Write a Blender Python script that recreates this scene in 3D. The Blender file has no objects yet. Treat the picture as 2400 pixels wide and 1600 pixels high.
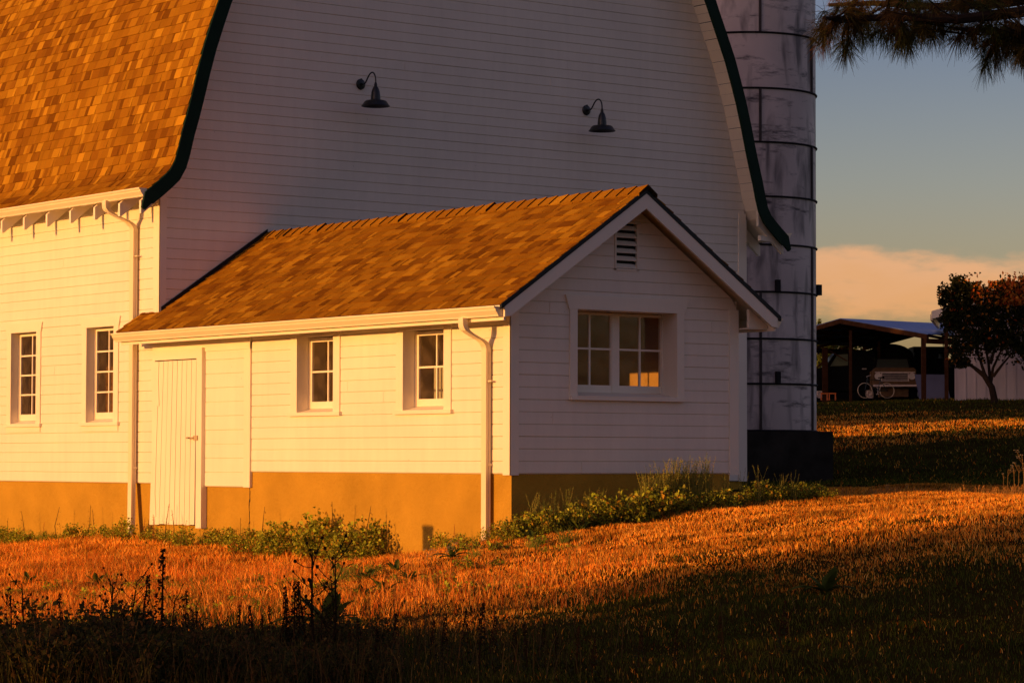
import bpy, math, random
import numpy as np
from math import sin, cos, tan, radians, pi, atan2, sqrt, exp
from mathutils import Vector, Matrix, noise as mnoise
random.seed(11); rng = np.random.default_rng(5)
sc = bpy.context.scene; COL = sc.collection

# ------------------------------------------------------------------ camera
CAM = Vector((-18.135, -23.898, 0.142))
YAW, PITCH, ROLL = radians(37.2), math.atan(280/6450.), radians(0.12)
F0 = Vector((sin(YAW), cos(YAW), 0)); R0 = Vector((cos(YAW), -sin(YAW), 0)); U0 = Vector((0, 0, 1))
fw = F0*cos(PITCH) + U0*sin(PITCH); u1 = U0*cos(PITCH) - F0*sin(PITCH)
rt = R0*cos(ROLL) + u1*sin(ROLL); up = u1*cos(ROLL) - R0*sin(ROLL)
cd = bpy.data.cameras.new('camera'); cam = bpy.data.objects.new('camera', cd); COL.objects.link(cam)
cam.matrix_world = Matrix(((rt.x, up.x, -fw.x, CAM.x), (rt.y, up.y, -fw.y, CAM.y), (rt.z, up.z, -fw.z, CAM.z), (0, 0, 0, 1)))
cd.lens = 36*6450/2400.; cd.sensor_width = 36; cd.clip_start = 0.1; cd.clip_end = 6000
sc.camera = cam

# ------------------------------------------------------------------ sun, sky, exposure
SUN_AZ, SUN_EL = radians(5.0), radians(7.3)          # azimuth from -X towards +Y
sdir = Vector((-cos(SUN_AZ)*cos(SUN_EL), sin(SUN_AZ)*cos(SUN_EL), sin(SUN_EL)))
sl = bpy.data.lights.new('sun', 'SUN'); sl.energy = 5.0; sl.angle = radians(0.53); sl.color = (1.0, 0.44, 0.10)
so = bpy.data.objects.new('sun', sl); COL.objects.link(so); so.rotation_euler = sdir.to_track_quat('Z', 'Y').to_euler()
sc.view_settings.view_transform = 'Standard'; sc.view_settings.look = 'None'
sc.view_settings.exposure = 0.0; sc.view_settings.gamma = 1.0; sc.view_settings.use_curve_mapping = False
w = bpy.data.worlds.new('World'); sc.world = w; w.use_nodes = True
nt = w.node_tree; N = nt.nodes; LK = nt.links; N.clear()
wo = N.new('ShaderNodeOutputWorld'); bg = N.new('ShaderNodeBackground'); LK.new(bg.outputs[0], wo.inputs[0])
sky = N.new('ShaderNodeTexSky'); sky.sky_type = 'NISHITA'; sky.sun_disc = False
sky.sun_elevation = SUN_EL; sky.sun_rotation = atan2(sdir.x, sdir.y)
sky.air_density = 1.0; sky.dust_density = 2.2; sky.ozone_density = 1.0
SKY_STRENGTH = 0.075
def M2(op, a, b=None, c=None):
    n = N.new('ShaderNodeMath'); n.operation = op
    for i, v in enumerate((a, b, c)):
        if v is None: continue
        if isinstance(v, (int, float)): n.inputs[i].default_value = v
        else: LK.new(v, n.inputs[i])
    return n.outputs[0]
tc = N.new('ShaderNodeTexCoord')
def dotv(v):
    n = N.new('ShaderNodeVectorMath'); n.operation = 'DOT_PRODUCT'; LK.new(tc.outputs['Generated'], n.inputs[0]); n.inputs[1].default_value = v
    return n.outputs['Value']
dfw = M2('MAXIMUM', dotv(F0), 0.05)
ua = M2('DIVIDE', dotv(R0), dfw); ue = M2('DIVIDE', dotv(U0), dfw)     # bearing and height of a direction in the sky
cmb = N.new('ShaderNodeCombineXYZ'); LK.new(ua, cmb.inputs[0]); LK.new(M2('MULTIPLY', ue, 3.0), cmb.inputs[1])
def wnoise(scale, detail, rough=0.55):
    n = N.new('ShaderNodeTexNoise'); n.inputs['Scale'].default_value = scale; n.inputs['Detail'].default_value = detail
    n.inputs['Roughness'].default_value = rough; LK.new(cmb.outputs[0], n.inputs['Vector']); return n.outputs['Fac']
def ell(a0, e0, wa, we):
    da = M2('DIVIDE', M2('SUBTRACT', ua, a0), wa); de = M2('DIVIDE', M2('SUBTRACT', ue, e0), we)
    return M2('SUBTRACT', 1.0, M2('ADD', M2('MULTIPLY', da, da), M2('MULTIPLY', de, de)))
body = M2('MAXIMUM', ell(0.150, 0.0640, 0.062, 0.0145), ell(0.128, 0.0690, 0.040, 0.0105))
body = M2('MAXIMUM', body, ell(0.30, 0.060, 0.10, 0.012))
wisps = M2('ADD', M2('MULTIPLY', M2('SUBTRACT', wnoise(60, 5), 0.5), 1.5), M2('MULTIPLY', M2('SUBTRACT', wnoise(16, 3), 0.5), 1.0))
mr = N.new('ShaderNodeMapRange'); mr.interpolation_type = 'SMOOTHSTEP'; LK.new(M2('ADD', body, wisps), mr.inputs['Value'])
mr.inputs['From Min'].default_value = -0.1; mr.inputs['From Max'].default_value = 0.75
inner = N.new('ShaderNodeMapRange'); inner.interpolation_type = 'SMOOTHSTEP'; LK.new(M2('ADD', M2('SUBTRACT', ue, 0.0655), M2('MULTIPLY', M2('SUBTRACT', wnoise(26, 4), 0.5), 0.03)), inner.inputs['Value'])
inner.inputs['From Min'].default_value = -0.008; inner.inputs['From Max'].default_value = 0.008
tint = N.new('ShaderNodeMix'); tint.data_type = 'RGBA'; tint.blend_type = 'MULTIPLY'; tint.inputs['Factor'].default_value = 1.0
LK.new(sky.outputs[0], tint.inputs['A'])
ramp = N.new('ShaderNodeValToRGB'); LK.new(dotv(U0), ramp.inputs[0])
ramp.color_ramp.elements[0].position = 0.0; ramp.color_ramp.elements[0].color = (2.3, 1.75, 1.6, 1)
ramp.color_ramp.elements[1].position = 0.5; ramp.color_ramp.elements[1].color = (1.95, 1.22, 1.6, 1)
for pos_, c_ in ((0.055, (2.2, 1.7, 1.6)), (0.10, (1.65, 1.45, 1.7)), (0.15, (1.12, 1.08, 1.55)), (0.22, (1.4, 1.1, 1.6))):
    e_ = ramp.color_ramp.elements.new(pos_); e_.color = (*c_, 1)
LK.new(ramp.outputs[0], tint.inputs['B'])
sk = N.new('ShaderNodeMix'); sk.data_type = 'RGBA'; sk.blend_type = 'MULTIPLY'; sk.inputs['Factor'].default_value = 1.0
LK.new(tint.outputs['Result'], sk.inputs['A']); sk.inputs['B'].default_value = (SKY_STRENGTH*10,)*3 + (1,)
ccol = N.new('ShaderNodeMix'); ccol.data_type = 'RGBA'; LK.new(inner.outputs[0], ccol.inputs['Factor'])
ccol.inputs['A'].default_value = (8.2, 4.0, 1.65, 1); ccol.inputs['B'].default_value = (8.4, 4.3, 2.1, 1)
mixc = N.new('ShaderNodeMix'); mixc.data_type = 'RGBA'; LK.new(M2('MULTIPLY', mr.outputs[0], 0.85), mixc.inputs['Factor'])
LK.new(sk.outputs['Result'], mixc.inputs['A']); LK.new(ccol.outputs['Result'], mixc.inputs['B'])
LK.new(mixc.outputs['Result'], bg.inputs['Color']); bg.inputs['Strength'].default_value = 0.1

# ------------------------------------------------------------------ materials
def material(name, color, rough=0.6, var=0.08, vscale=3.0, bump=0.0, bscale=60.0, metal=0.0, attr=False, spec=0.3, streak=None, trans=0.0):
    m = bpy.data.materials.new(name); m.use_nodes = True; t = m.node_tree; b = t.nodes['Principled BSDF']
    b.inputs['Roughness'].default_value = rough; b.inputs['Metallic'].default_value = metal
    b.inputs['Specular IOR Level'].default_value = spec
    tcn = t.nodes.new('ShaderNodeTexCoord')
    nz = t.nodes.new('ShaderNodeTexNoise'); nz.inputs['Scale'].default_value = vscale; nz.inputs['Detail'].default_value = 6
    if streak:
        mp = t.nodes.new('ShaderNodeMapping'); mp.inputs['Scale'].default_value = streak
        t.links.new(tcn.outputs['Object'], mp.inputs['Vector']); t.links.new(mp.outputs[0], nz.inputs['Vector'])
    else: t.links.new(tcn.outputs['Object'], nz.inputs['Vector'])
    mul = t.nodes.new('ShaderNodeMapRange'); t.links.new(nz.outputs['Fac'], mul.inputs['Value'])
    mul.inputs['From Min'].default_value = 0.25; mul.inputs['From Max'].default_value = 0.75
    mul.inputs['To Min'].default_value = 1-var; mul.inputs['To Max'].default_value = 1+var
    mx = t.nodes.new('ShaderNodeMix'); mx.data_type = 'RGBA'; mx.blend_type = 'MULTIPLY'; mx.inputs['Factor'].default_value = 1
    if attr:
        a = t.nodes.new('ShaderNodeAttribute'); a.attribute_name = 'Col'; t.links.new(a.outputs['Color'], mx.inputs['A'])
    else: mx.inputs['A'].default_value = (*color, 1)
    cx = t.nodes.new('ShaderNodeCombineXYZ')
    for i in range(3): t.links.new(mul.outputs[0], cx.inputs[i])
    t.links.new(cx.outputs[0], mx.inputs['B']); t.links.new(mx.outputs['Result'], b.inputs['Base Color'])
    if bump:
        n2 = t.nodes.new('ShaderNodeTexNoise'); n2.inputs['Scale'].default_value = bscale; n2.inputs['Detail'].default_value = 5
        t.links.new(tcn.outputs['Object'], n2.inputs['Vector'])
        bp = t.nodes.new('ShaderNodeBump'); bp.inputs['Strength'].default_value = bump; bp.inputs['Distance'].default_value = 0.02
        t.links.new(n2.outputs['Fac'], bp.inputs['Height']); t.links.new(bp.outputs[0], b.inputs['Normal'])
    if trans:
        tr = t.nodes.new('ShaderNodeBsdfTranslucent'); t.links.new(mx.outputs['Result'], tr.inputs['Color'])
        ms = t.nodes.new('ShaderNodeMixShader'); ms.inputs[0].default_value = trans
        t.links.new(b.outputs[0], ms.inputs[1]); t.links.new(tr.outputs[0], ms.inputs[2])
        t.links.new(ms.outputs[0], t.nodes['Material Output'].inputs['Surface'])
    return m
def glass_material(name, tintc):
    m = bpy.data.materials.new(name); m.use_nodes = True; t = m.node_tree; t.nodes.remove(t.nodes['Principled BSDF'])
    tr = t.nodes.new('ShaderNodeBsdfTransparent'); tr.inputs[0].default_value = (*tintc, 1)
    gl = t.nodes.new('ShaderNodeBsdfGlossy'); gl.inputs['Roughness'].default_value = 0.03
    lw = t.nodes.new('ShaderNodeLayerWeight'); pw = t.nodes.new('ShaderNodeMath'); pw.operation = 'POWER'; t.links.new(lw.outputs['Facing'], pw.inputs[0]); pw.inputs[1].default_value = 5.0
    fr = t.nodes.new('ShaderNodeMath'); fr.operation = 'MULTIPLY_ADD'; t.links.new(pw.outputs[0], fr.inputs[0]); fr.inputs[1].default_value = 0.92; fr.inputs[2].default_value = 0.05
    tcn = t.nodes.new('ShaderNodeTexCoord'); nz = t.nodes.new('ShaderNodeTexNoise'); nz.inputs['Scale'].default_value = 3.0
    t.links.new(tcn.outputs['Object'], nz.inputs['Vector'])
    bp = t.nodes.new('ShaderNodeBump'); bp.inputs['Strength'].default_value = 0.25; bp.inputs['Distance'].default_value = 0.02
    t.links.new(nz.outputs['Fac'], bp.inputs['Height']); t.links.new(bp.outputs[0], gl.inputs['Normal'])
    ms = t.nodes.new('ShaderNodeMixShader'); t.links.new(fr.outputs[0], ms.inputs[0]); t.links.new(tr.outputs[0], ms.inputs[1]); t.links.new(gl.outputs[0], ms.inputs[2])
    # a film of dust on the outside of the pane
    df = t.nodes.new('ShaderNodeBsdfDiffuse'); df.inputs[0].default_value = (.5, .36, .22, 1)
    n3 = t.nodes.new('ShaderNodeTexNoise'); n3.inputs['Scale'].default_value = 7.0; n3.inputs['Detail'].default_value = 8; t.links.new(tcn.outputs['Object'], n3.inputs['Vector'])
    r3 = t.nodes.new('ShaderNodeMapRange'); t.links.new(n3.outputs['Fac'], r3.inputs['Value']); r3.inputs['From Min'].default_value = .4; r3.inputs['From Max'].default_value = .75; r3.inputs['To Min'].default_value = .05; r3.inputs['To Max'].default_value = .17
    m3 = t.nodes.new('ShaderNodeMixShader'); t.links.new(r3.outputs[0], m3.inputs[0]); t.links.new(ms.outputs[0], m3.inputs[1]); t.links.new(df.outputs[0], m3.inputs[2])
    t.links.new(m3.outputs[0], t.nodes['Material Output'].inputs['Surface']); return m

PAINT = material('white_paint', (0.84, 0.765, 0.62), 0.55, 0.05, 1.3, 0.06, 40)
def siding_paint():
    m = material('white_siding_paint', (0.83, 0.765, 0.64), 0.55, 0.05, 1.1, 0.08, 30)
    t = m.node_tree; b = t.nodes['Principled BSDF']; mx = [n for n in t.nodes if n.type == 'MIX'][0]
    tcn = [n for n in t.nodes if n.type == 'TEX_COORD'][0]
    # small nail and dirt specks and faint vertical weather streaks
    mp = t.nodes.new('ShaderNodeMapping'); mp.inputs['Scale'].default_value = (6, 6, 0.7); t.links.new(tcn.outputs['Object'], mp.inputs['Vector'])
    n1 = t.nodes.new('ShaderNodeTexNoise'); n1.inputs['Scale'].default_value = 1.6; n1.inputs['Detail'].default_value = 7; t.links.new(mp.outputs[0], n1.inputs['Vector'])
    v = t.nodes.new('ShaderNodeTexVoronoi'); v.inputs['Scale'].default_value = 4.5; t.links.new(tcn.outputs['Object'], v.inputs['Vector'])
    lt = t.nodes.new('ShaderNodeMapRange'); t.links.new(v.outputs['Distance'], lt.inputs['Value']); lt.inputs['From Min'].default_value = 0.02; lt.inputs['From Max'].default_value = 0.035
    lt.inputs['To Min'].default_value = 0.55; lt.inputs['To Max'].default_value = 1.0
    r = t.nodes.new('ShaderNodeMapRange'); t.links.new(n1.outputs['Fac'], r.inputs['Value']); r.inputs['From Min'].default_value = 0.3; r.inputs['From Max'].default_value = 0.72
    r.inputs['To Min'].default_value = 1.01; r.inputs['To Max'].default_value = 0.955
    mm = t.nodes.new('ShaderNodeMath'); mm.operation = 'MULTIPLY'; t.links.new(lt.outputs[0], mm.inputs[0]); t.links.new(r.outputs[0], mm.inputs[1])
    cx = t.nodes.new('ShaderNodeCombineXYZ')
    for i in range(3): t.links.new(mm.outputs[0], cx.inputs[i])
    m2 = t.nodes.new('ShaderNodeMix'); m2.data_type = 'RGBA'; m2.blend_type = 'MULTIPLY'; m2.inputs['Factor'].default_value = 1
    t.links.new(mx.outputs['Result'], m2.inputs['A']); t.links.new(cx.outputs[0], m2.inputs['B']); t.links.new(m2.outputs['Result'], b.inputs['Base Color'])
    return m
SIDING = siding_paint()
METALW = material('white_gutter_metal', (0.84, 0.72, 0.50), 0.35, 0.04, 2.0, spec=0.4)
CONC = material('tan_concrete', (0.42, 0.245, 0.032), 0.95, 0.16, 1.8, 0.8, 18, spec=0.0)
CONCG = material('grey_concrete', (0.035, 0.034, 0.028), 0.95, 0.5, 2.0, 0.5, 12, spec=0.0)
SHING = material('asphalt_shingle', (0.3, 0.2, 0.1), 0.95, 0.16, 120, 0.5, 220, attr=True, spec=0.02)
GREEN = material('dark_green_trim', (0.003, 0.020, 0.010), 0.6, 0.2, 4, spec=0.12)
BLACK = material('black_flashing', (0.006, 0.008, 0.008), 0.5, 0.2, 4)
LAMPM = material('black_lamp_enamel', (0.006, 0.009, 0.009), 0.35, 0.1, 4, spec=0.5)
INTER = material('interior_plywood', (0.50, 0.33, 0.11), 0.8, 0.12, 2.0)
INTERD = material('dark_barn_interior', (0.26, 0.13, 0.05), 0.9, 0.5, 3.0)
INTERC = material('white_interior_panel', (0.6, 0.62, 0.6), 0.6, 0.04, 2.0)
GLASS = glass_material('window_glass', (0.9, 0.87, 0.8))
GLASSD = glass_material('dusty_window_glass', (0.74, 0.68, 0.58))
BRASS = material('painted_hardware', (0.45, 0.36, 0.22), 0.5, 0.1, 10)
SILO = material('weathered_silo_steel', (0.60, 0.52, 0.47), 0.5, 0.18, 0.8, 0.2, 6)
SILOD = material('rusty_silo_band', (0.012, 0.012, 0.012), 0.8, 0.3, 5)

# ------------------------------------------------------------------ mesh helpers
class MB:
    def __init__(s): s.v = []; s.f = []; s.c = []
    def quad(s, a, b, c, d, col=None):
        i = len(s.v); s.v += [tuple(a), tuple(b), tuple(c), tuple(d)]; s.f.append((i, i+1, i+2, i+3)); s.c.append(col)
    def tri(s, a, b, c, col=None):
        i = len(s.v); s.v += [tuple(a), tuple(b), tuple(c)]; s.f.append((i, i+1, i+2)); s.c.append(col)
    def poly(s, pts, col=None):
        i = len(s.v); s.v += [tuple(p) for p in pts]; s.f.append(tuple(range(i, i+len(pts)))); s.c.append(col)
    def hexa(s, p, col=None):            # p: 8 corners, bottom ring 0-3 then top ring 4-7
        for q in ((3, 2, 1, 0), (4, 5, 6, 7), (0, 1, 5, 4), (1, 2, 6, 5), (2, 3, 7, 6), (3, 0, 4, 7)):
            s.quad(*[p[k] for k in q], col=col)
    def box(s, x0, x1, y0, y1, z0, z1, col=None):
        s.hexa([(x0, y0, z0), (x1, y0, z0), (x1, y1, z0), (x0, y1, z0), (x0, y0, z1), (x1, y0, z1), (x1, y1, z1), (x0, y1, z1)], col)
    def prism(s, prof, fn, e0, e1, col=None, caps=True):   # prof: list of 2D, fn(p,q,e)->3D
        n = len(prof)
        for k in range(n):
            a, b = prof[k], prof[(k+1) % n]
            s.quad(fn(*a, e0), fn(*b, e0), fn(*b, e1), fn(*a, e1), col=col)
        if caps:
            s.poly([fn(*p, e0) for p in prof][::-1], col); s.poly([fn(*p, e1) for p in prof], col)
    def tube(s, pts, r, n=8, col=None, caps=True):
        pts = [Vector(p) for p in pts]; rings = []
        rr = r if isinstance(r, (list, tuple)) else [r]*len(pts)
        for i, p in enumerate(pts):
            t = (pts[min(i+1, len(pts)-1)] - pts[max(i-1, 0)]).normalized()
            a = t.orthogonal().normalized() if i == 0 else (pa - t*pa.dot(t)).normalized()
            pa = a; b = t.cross(a)
            rings.append([p + (a*cos(2*pi*k/n) + b*sin(2*pi*k/n))*rr[i] for k in range(n)])
        for i in range(len(rings)-1):
            for k in range(n):
                s.quad(rings[i][k], rings[i][(k+1) % n], rings[i+1][(k+1) % n], rings[i+1][k], col)
        if caps: s.poly(rings[0][::-1], col); s.poly(rings[-1], col)
    def lathe(s, prof, c, n=24, col=None):   # prof [(r,z)]
        for i in range(len(prof)-1):
            for k in range(n):
                a0, a1 = 2*pi*k/n, 2*pi*(k+1)/n
                (r0, z0), (r1, z1) = prof[i], prof[i+1]
                s.quad((c[0]+r0*cos(a0), c[1]+r0*sin(a0), c[2]+z0), (c[0]+r0*cos(a1), c[1]+r0*sin(a1), c[2]+z0),
                       (c[0]+r1*cos(a1), c[1]+r1*sin(a1), c[2]+z1), (c[0]+r1*cos(a0), c[1]+r1*sin(a0), c[2]+z1), col)
    def build(s, name, mat, parent=None, smooth=False, merge=False):
        me = bpy.data.meshes.new(name); me.from_pydata(s.v, [], s.f)
        if any(c is not None for c in s.c):
            at = me.color_attributes.new('Col', 'FLOAT_COLOR', 'CORNER'); buf = []
            for f, c in zip(s.f, s.c): buf += (list(c or (1, 1, 1))+[1])*len(f)
            at.data.foreach_set('color', buf)
        if merge:
            import bmesh
            bm = bmesh.new(); bm.from_mesh(me); bmesh.ops.remove_doubles(bm, verts=bm.verts, dist=1e-5); bm.to_mesh(me); bm.free()
        if smooth: me.polygons.foreach_set('use_smooth', [True]*len(me.polygons))
        me.materials.append(mat); me.update()
        o = bpy.data.objects.new(name, me); COL.objects.link(o)
        if parent: o.parent = parent
        return o
def thing(name, label, cat, loc=(0, 0, 0), rz=0, group=None):
    o = bpy.data.objects.new(name, None); COL.objects.link(o); o.location = loc; o.rotation_euler = (0, 0, rz)
    o['label'] = label; o['category'] = cat
    if group: o['group'] = group
    return o
def tag(o, label=None, cat=None, group=None, kind=None):
    if label: o['label'] = label
    if cat: o['category'] = cat
    if group: o['group'] = group
    if kind: o['kind'] = kind
    return o
def copy_tree(o, parent=None):
    c = o.copy(); COL.objects.link(c); c.parent = parent
    for ch in [q for q in bpy.data.objects if q.parent == o]: copy_tree(ch, c)
    return c
def npmesh(name, verts, faces_n, mat, cols=None, parent=None):   # verts (n*k,3) consecutive polygons of k verts
    k = faces_n; n = len(verts)//k
    me = bpy.data.meshes.new(name); me.vertices.add(len(verts)); me.vertices.foreach_set('co', np.asarray(verts, np.float32).ravel())
    me.loops.add(n*k); me.loops.foreach_set('vertex_index', np.arange(n*k, dtype=np.int32))
    me.polygons.add(n); me.polygons.foreach_set('loop_start', np.arange(0, n*k, k, dtype=np.int32))
    me.update(calc_edges=True)
    if cols is not None:
        at = me.color_attributes.new('Col', 'FLOAT_COLOR', 'POINT')
        at.data.foreach_set('color', np.concatenate([np.repeat(cols, k, 0), np.ones((n*k, 1))], 1).astype(np.float32).ravel())
    me.materials.append(mat)
    o = bpy.data.objects.new(name, me); COL.objects.link(o)
    if parent: o.parent = parent
    return o

# ------------------------------------------------------------------ terrain
def cw(d, lat): return (CAM.x + F0.x*d + R0.x*lat, CAM.y + F0.y*d + R0.y*lat)
CP = [(-18.1, -23.9, -1.5), (-26, -20, -1.7), (-10, -30, -1.5), (-14, -22.5, -1.42),
      (0, 12, -1.04), (0, 7.8, -.90), (0, 4, -.96), (0, 1.6, -.95), (0, 0, -.72), (1.7, -.1, -.54), (3.2, -.1, -.40), (0, 20, -1.15), (0, 30, -1.1),
      (7.2, -.9, -.25), (.4, -7.1, -.33), (-4.5, -7.1, -.89), (-6.2, -.3, -1.30), (-6, 6, -1.35), (-10, -4, -1.45), (-12, 12, -1.8), (-30, 5, -2.3), (-30, -20, -2.2),
      (10.3, 7.6, -.3), (10.3, 30, -.2), (12, 0, -.22), (20, -6, -.3), (30, 5, .1), (25, 24, -.35), (18, 14, -.33), (8, -10, -.25), (0, -16, -.9)]
for d, lat, z in ((16.5, -3, -1.20), (16.5, 0, -1.17), (16.5, 3, -1.12), (21, 4.0, -.62), (78, 9.2, .74), (84, 15.7, 1.22), (100, 11.3, 1.61), (106, 19.5, 2.28),
                  (120, 14, 2.72), (120, 22, 2.9), (108, 19, 2.52), (125, 5, 2.6), (150, 20, 4.0), (200, 30, 5.2), (200, -20, 3.6), (300, 40, 7.2), (150, 70, 4.4), (70, 40, 1.2), (400, -60, 6), (400, 120, 8), (60, 20, .3)):
    CP.append((*cw(d, lat), z))
CP += [(-120, 0, -3), (-80, -80, -3), (0, -120, -2.5), (200, -80, 2), (-150, 150, -3), (-400, -400, -3), (400, -400, 0), (-400, 400, 0)]
CP = np.array(CP)
def _phi(r): return r*np.sqrt(r)      # smooth, mild
_A = _phi(np.linalg.norm(CP[:, None, :2]-CP[None, :, :2], axis=2)); _n = len(CP)
_P = np.concatenate([np.ones((_n, 1)), CP[:, :2]], 1)
_M = np.block([[_A + np.eye(_n)*0.02, _P], [_P.T, np.zeros((3, 3))]])
_W = np.linalg.solve(_M, np.concatenate([CP[:, 2], np.zeros(3)]))
_ph = rng.uniform(0, 6.28, 12); _di = rng.uniform(0, pi, 12)
def hgt(x, y):
    x = np.atleast_1d(np.asarray(x, float)); y = np.atleast_1d(np.asarray(y, float)); out = np.empty(len(x))
    for i in range(0, len(x), 20000):
        p = np.stack([x[i:i+20000], y[i:i+20000]], 1)
        r = np.linalg.norm(p[:, None]-CP[None, :, :2], axis=2)
        out[i:i+20000] = _phi(r)@_W[:_n] + _W[_n] + p@_W[_n+1:]
    far = np.clip((np.hypot(x, y)-420)/300, 0, 1)
    out = np.clip(out, -6, 9)*(1-far) + 0.5*far
    b = np.zeros(len(x))
    for k in range(12):
        wl = 0.8*1.45**k if k < 7 else 3.0+k
        b += 0.010*min(wl, 2.2)*np.sin((x*cos(_di[k])+y*sin(_di[k]))*2*pi/wl+_ph[k])*0.6
    return out + b*(1-far)
def hz(x, y): return float(hgt(x, y)[0])
dax = np.concatenate([-np.geomspace(1500, 2, 26), np.arange(0, 44, 0.3), np.arange(44, 150, 1.2), np.geomspace(150, 3500, 30)])
lax = np.concatenate([-np.geomspace(2500, 22, 26), np.arange(-20, -9, 0.7), np.arange(-9, 12, 0.3), np.arange(12, 40, 0.8), np.geomspace(40, 2500, 26)])
DD, LL = np.meshgrid(dax, lax, indexing='ij'); GX = CAM.x+F0.x*DD+R0.x*LL; GY = CAM.y+F0.y*DD+R0.y*LL
GZ = hgt(GX.ravel(), GY.ravel()).reshape(GX.shape)
nd, nl = GX.shape; idx = np.arange(nd*nl).reshape(nd, nl)
me = bpy.data.meshes.new('ground')
fq = np.stack([idx[:-1, :-1], idx[:-1, 1:], idx[1:, 1:], idx[1:, :-1]], -1).reshape(-1, 4)
me.vertices.add(nd*nl); me.vertices.foreach_set('co', np.stack([GX, GY, GZ], -1).astype(np.float32).ravel())
me.loops.add(len(fq)*4); me.loops.foreach_set('vertex_index', fq[:, ::-1].astype(np.int32).ravel())
me.polygons.add(len(fq)); me.polygons.foreach_set('loop_start', np.arange(0, len(fq)*4, 4, dtype=np.int32)); me.update(calc_edges=True)
me.polygons.foreach_set('use_smooth', [True]*len(fq))
gm = material('dry_lawn_soil', (0.035, 0.026, 0.006), 1.0, 0.45, 0.9, 0.8, 22, spec=0.0)
me.materials.append(gm); gr = bpy.data.objects.new('ground', me); COL.objects.link(gr); tag(gr, 'dry reddish brown sloping lawn and bank', kind='structure')

# ------------------------------------------------------------------ wall builders
def XW(a, z, o): return (-o, a, z)          # wall facing -X (a = world Y, o = outwards)
def YW(a, z, o): return (a, L-o, z)         # barn gable wall facing -Y
def YW0(a, z, o): return (a, -o, z)         # annex gable wall facing -Y
L, W = 7.633, 3.27; BW = 10.28
def wbox(mb, fn, a0, a1, z0, z1, o0, o1, col=None):
    mb.hexa([fn(a0, z0, o0), fn(a1, z0, o0), fn(a1, z0, o1), fn(a0, z0, o1), fn(a0, z1, o0), fn(a1, z1, o0), fn(a1, z1, o1), fn(a0, z1, o1)], col)
def siding(mb, fn, z0, z1, h, lo, hi, holes=(), o=0.014, jitter=0.0015, boardlen=3.6):
    nC = int(math.ceil((z1-z0)/h - 1e-6))
    for c in range(nC):
        zb = z0+c*h; zt = min(zb+h, z1); oo = o + random.uniform(-jitter, jitter)
        zs = sorted({zb, zb+0.011, zt} | {z for hh in holes for z in hh[2:4] if zb+0.011 < z < zt})
        for s0, s1 in zip(zs[:-1], zs[1:]):
            zm = (s0+s1)/2
            iv = [(lo(s0), lo(s1), hi(s0), hi(s1))]
            for (ha, hb, h0, h1) in holes:
                if not (h0 < zm < h1): continue
                nv = []
                for (l0, l1, r0, r1) in iv:
                    if hb <= min(l0, l1) or ha >= max(r0, r1): nv.append((l0, l1, r0, r1)); continue
                    if ha > max(l0, l1): nv.append((l0, l1, ha, ha))
                    if hb < min(r0, r1): nv.append((hb, hb, r0, r1))
                iv = nv
            first = (s0 == zb)
            for (l0, l1, r0, r1) in iv:
                if r0-l0 < 1e-4 and r1-l1 < 1e-4: continue
                oa = 0.0 if first else oo
                mb.quad(fn(l0, s0, oa), fn(r0, s0, oa), fn(r1, s1, oo), fn(l1, s1, oo))
                if s1 == zt: mb.quad(fn(l1, zt, oo), fn(r1, zt, oo), fn(r1, zt, -.002), fn(l1, zt, -.002))
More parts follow.
